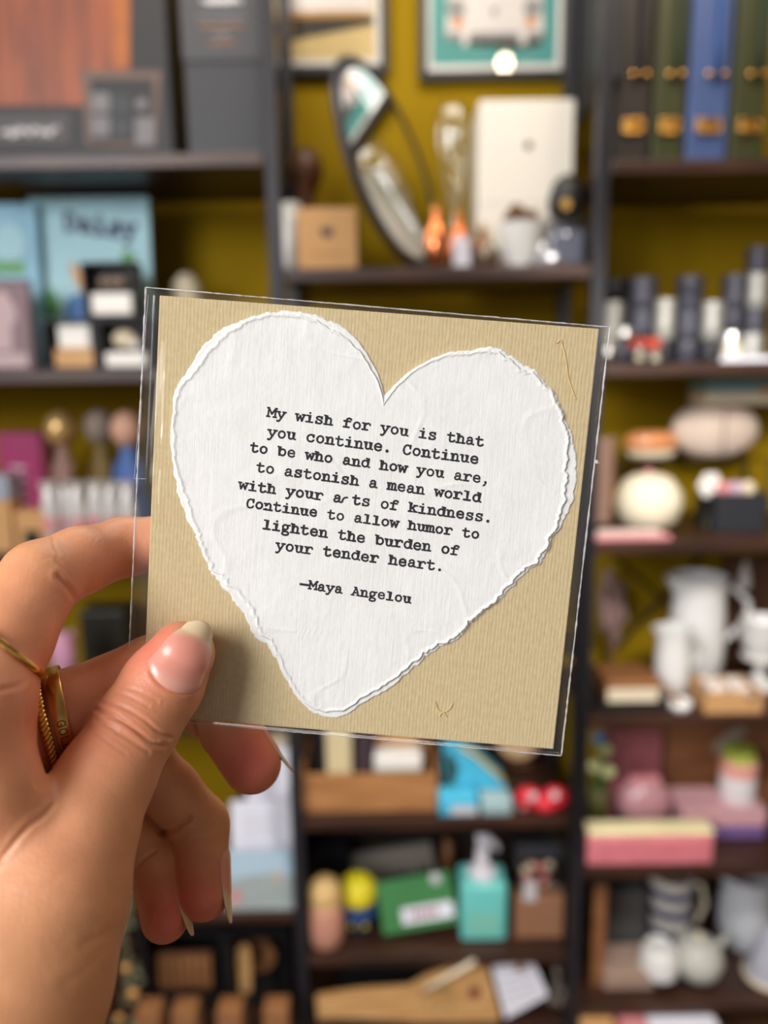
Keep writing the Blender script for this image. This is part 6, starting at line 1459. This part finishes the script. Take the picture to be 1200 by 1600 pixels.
# ================================================================== bottom shelf C6: paddle, card, beads
zb = Z['C6']
def onC6(px, py, dz=0):
    r_ = ray(px, py); t_ = (zb + dz - CAM.z) / r_.z; return CAM + r_ * t_
a = onC6(470, 1590); b = onC6(790, 1545)
c = (a + b) / 2; L_ = (b - a).length * 1.0; ang = math.atan2(b.y - a.y, b.x - a.x)
rest = thing('low_rack', 'low dark rack on the bottom shelf propping up the wooden paddle', 'rack', (c.x, 1.62, zb))
MB().box(-.16, .16, 0, .012, 0, .05).build('rail', BLACK, rest); MB().box(-.16, .16, -.08, -.07, 0, .008).build('rail', BLACK, rest)
for s in (-.15, .15): MB().box(s - .005, s + .005, -.08, .012, 0, .008).build('foot', BLACK, rest)
# the paddle stands almost face on, leaning back on the rack
Yp = 1.502
def wp(px, py): q = W(px, py, Yp); return q
o = thing('serving_paddle', 'long pale wooden paddle with green sprig and red seal, at the bottom', 'board', wp(640, 1600), (0, 0, 0))
ol = [(494, 1562), (514, 1559), (560, 1553), (640, 1548), (668, 1532), (700, 1521), (762, 1518), (782, 1588), (776, 1596), (700, 1598), (650, 1597), (560, 1592), (514, 1592), (496, 1594)]
MB().prism([(wp(*q).x - o.location.x, wp(*q).z - o.location.z) for q in ol], 0, .014).build('blade', WOODL, o)
def lc(px, py): q = W(px, py, Yp); return (q.x - o.location.x, q.z - o.location.z)
rg = random.Random(6); sprig = MB()
for k in range(22):
    cx_, cz_ = lc(690 + rg.uniform(-26, 26), 1562 + rg.uniform(-18, 18)); sprig.prism(disc(cx_, cz_, .0042, .0022, 8, rg.uniform(0, 3)), -.0008, 0)
sprig.build('sprig_print', mat('sprig_green', (110, 112, 58), .8), o)
q = lc(742, 1553); art(o, 'seal', mat('wax_red', (110, 28, 32), .5), disc(q[0], q[1], .013), 0, th=.002)
o.rotation_euler = (math.radians(-4), 0, 0)
Yc = 1.506
p = W(812, 1592, Yc)
o = thing('note_card', 'white note card with grey print and a brown blot, tilted beside paddle', 'card', (p.x, Yc, p.z), (math.radians(-10), 0, 0))
def lc2(px, py): q = W(px, py, Yc); return (q.x - o.location.x, q.z - p.z)
MB().prism([lc2(*q) for q in ((770, 1520), (836, 1512), (858, 1560), (790, 1592))], 0, .002).build('sheet', PAPER, o)
for k in range(4):
    a_ = lc2(782 + 3 * k, 1540 + 11 * k); b_ = lc2(836 + 3 * k, 1530 + 9 * k); bm = bmesh.new(); stroke_mesh(bm, [a_, b_], .0011, lambda u_, v_: Vector((u_, -.0004, v_))); me = bpy.data.meshes.new('print_line'); bm.to_mesh(me); bm.free(); link_mesh('print_line', me, GREYP, o)
art(o, 'brown_blot', KRAFT2, disc(*lc2(815, 1522), .012, .009), -.0004)
MB().tube([(0, .002, .004), (0, .05, 0)], .002, n=6).build('prop', BLACK, o)
bd0 = None
for k, (px, py) in enumerate(((870, 1518), (870, 1540), (862, 1562), (882, 1552), (876, 1570))):
    q = W(px, py, 1.55)
    if bd0 is None: o = bd0 = thing('glass_bauble', '', 'ornament', q); MB().ball((0, 0, 0), .013).build('ball', mat('smoky_bead', (120, 110, 100), .12, .5), o, True); MB().lathe([(0, .017), (.003, .017), (.003, .012), (0, .012)], 8).build('cap', SILV, o, True)
    else: o = copy_tree(bd0); o.location = q
    tag(o, 'smoky glass bauble hanging in the strand beside the note card', 'ornament', 'smoky baubles by the note card')
q0 = W(870, 1505, 1.55); 
o = thing('bauble_cord', 'cord hanging from the shelf with smoky baubles strung on it', 'cord', q0); MB().tube([(0, .014, Z['C5'] - .025 - q0.z), (0, .014, -.03), (W(868, 1572, 1.55).x - q0.x, .014, W(868, 1572, 1.55).z - q0.z)], .0015, n=5).build('strand', mat('twine', (120, 100, 70), .9), o)
a = W(664, 1546, 1.490); b = W(742, 1502, 1.490)
o = thing('wooden_skewer', 'thin cream wooden stick lying across the front of the green book shelf', 'stick', a); MB().tube([(0, 0, 0), b - a], .006, n=8).build('stick', CREAM, o, True)
# wooden boxes along the floor under the crates
wb0 = None
for k, (px0, px1) in enumerate(((226, 262), (268, 330), (336, 398), (404, 470))):
    x = .0 + (W(px0, 1590, 1.46).x + W(px1, 1590, 1.46).x) / 2; w = W(px1, 1590, 1.46).x - W(px0, 1590, 1.46).x; zt_ = W(300, 1570, 1.46).z
    if wb0 is None:
        o = wb0 = thing('wooden_box', '', 'box', (x, 1.40, 0)); MB().box(-w / 2, w / 2, 0, .05, 0, zt_ * .85, bev=.003).build('box', KRAFT2, o); MB().box(-w / 2 - .001, w / 2 + .001, -.001, .051, zt_ * .85, zt_, bev=.003).build('lid', WOODM, o)
    else: o = copy_tree(wb0); o.location.x = x
    tag(o, ('first', 'second', 'third', 'last')[k] + ' of four low brown boxes on the floor, counting away from the wrist', 'box', 'low brown boxes on the floor')

# black beads hanging beside the post
q0 = W(916, 560, 1.475); q1 = W(897, 1330, 1.475)
o = thing('bead_strand', 'long bunch of black beads hanging in front of the steel post beside the card', 'beads', (q0.x, 1.475, q0.z)); L_ = q0.z - q1.z
for k, (dx, ln_k) in enumerate(((-.009, 1.0), (.006, .96), (-.002, .90))):
    n_ = 150; MB().tube([(dx + (q1.x - q0.x) * t_ + .002 * math.sin(9 * t_ + k), .006 * (k - 1), -L_ * ln_k * t_) for t_ in np.linspace(0, 1, n_)], [.0062 if i % 3 else .0035 for i in range(n_)], n=8).build('strand', mat('black_bead', (18, 18, 22), .35, var=.3), o, True)
MB().tube([(0, 0, 0), (0, .012, .01), (0, .024, .004)], .003, n=6).build('hook', METAL, o)
# ---- everything that stands on a shelf is let down exactly onto it
bpy.context.view_layer.update()
def leafs(o):
    out = [o] if o.type == 'MESH' else []
    for c in o.children: out += leafs(c)
    return out
for o in list(SC.objects):
    if o.parent or o.get('kind') or not o.get('category') or o.name.split('.')[0] in ('hand', 'ring', 'greeting_card', 'plastic_sleeve', 'shelf_unit', 'pendant_lamp', 'framed_picture', 'cross_brace'): continue
    zmin = 1e9; zmax = -1e9
    for m_ in leafs(o):
        for v in m_.data.vertices:
            zz = (m_.matrix_world @ v.co).z; zmin = min(zmin, zz); zmax = max(zmax, zz)
    side = 'L' if o.matrix_world.translation.x < XL else ('C' if o.matrix_world.translation.x < XR else 'R')
    for k, zs in Z.items():
        if k[0] == side:
            if zs - .035 < zmin < zs + .0004: o.location.z += zs + .0008 - zmin; zmax += zs + .0008 - zmin
            if zmax > zs - .024 and zmin < zs - .03 and zmax < zs + .2: print('POKES', o.name, o['label'], round(zmax - zs + .024, 4))
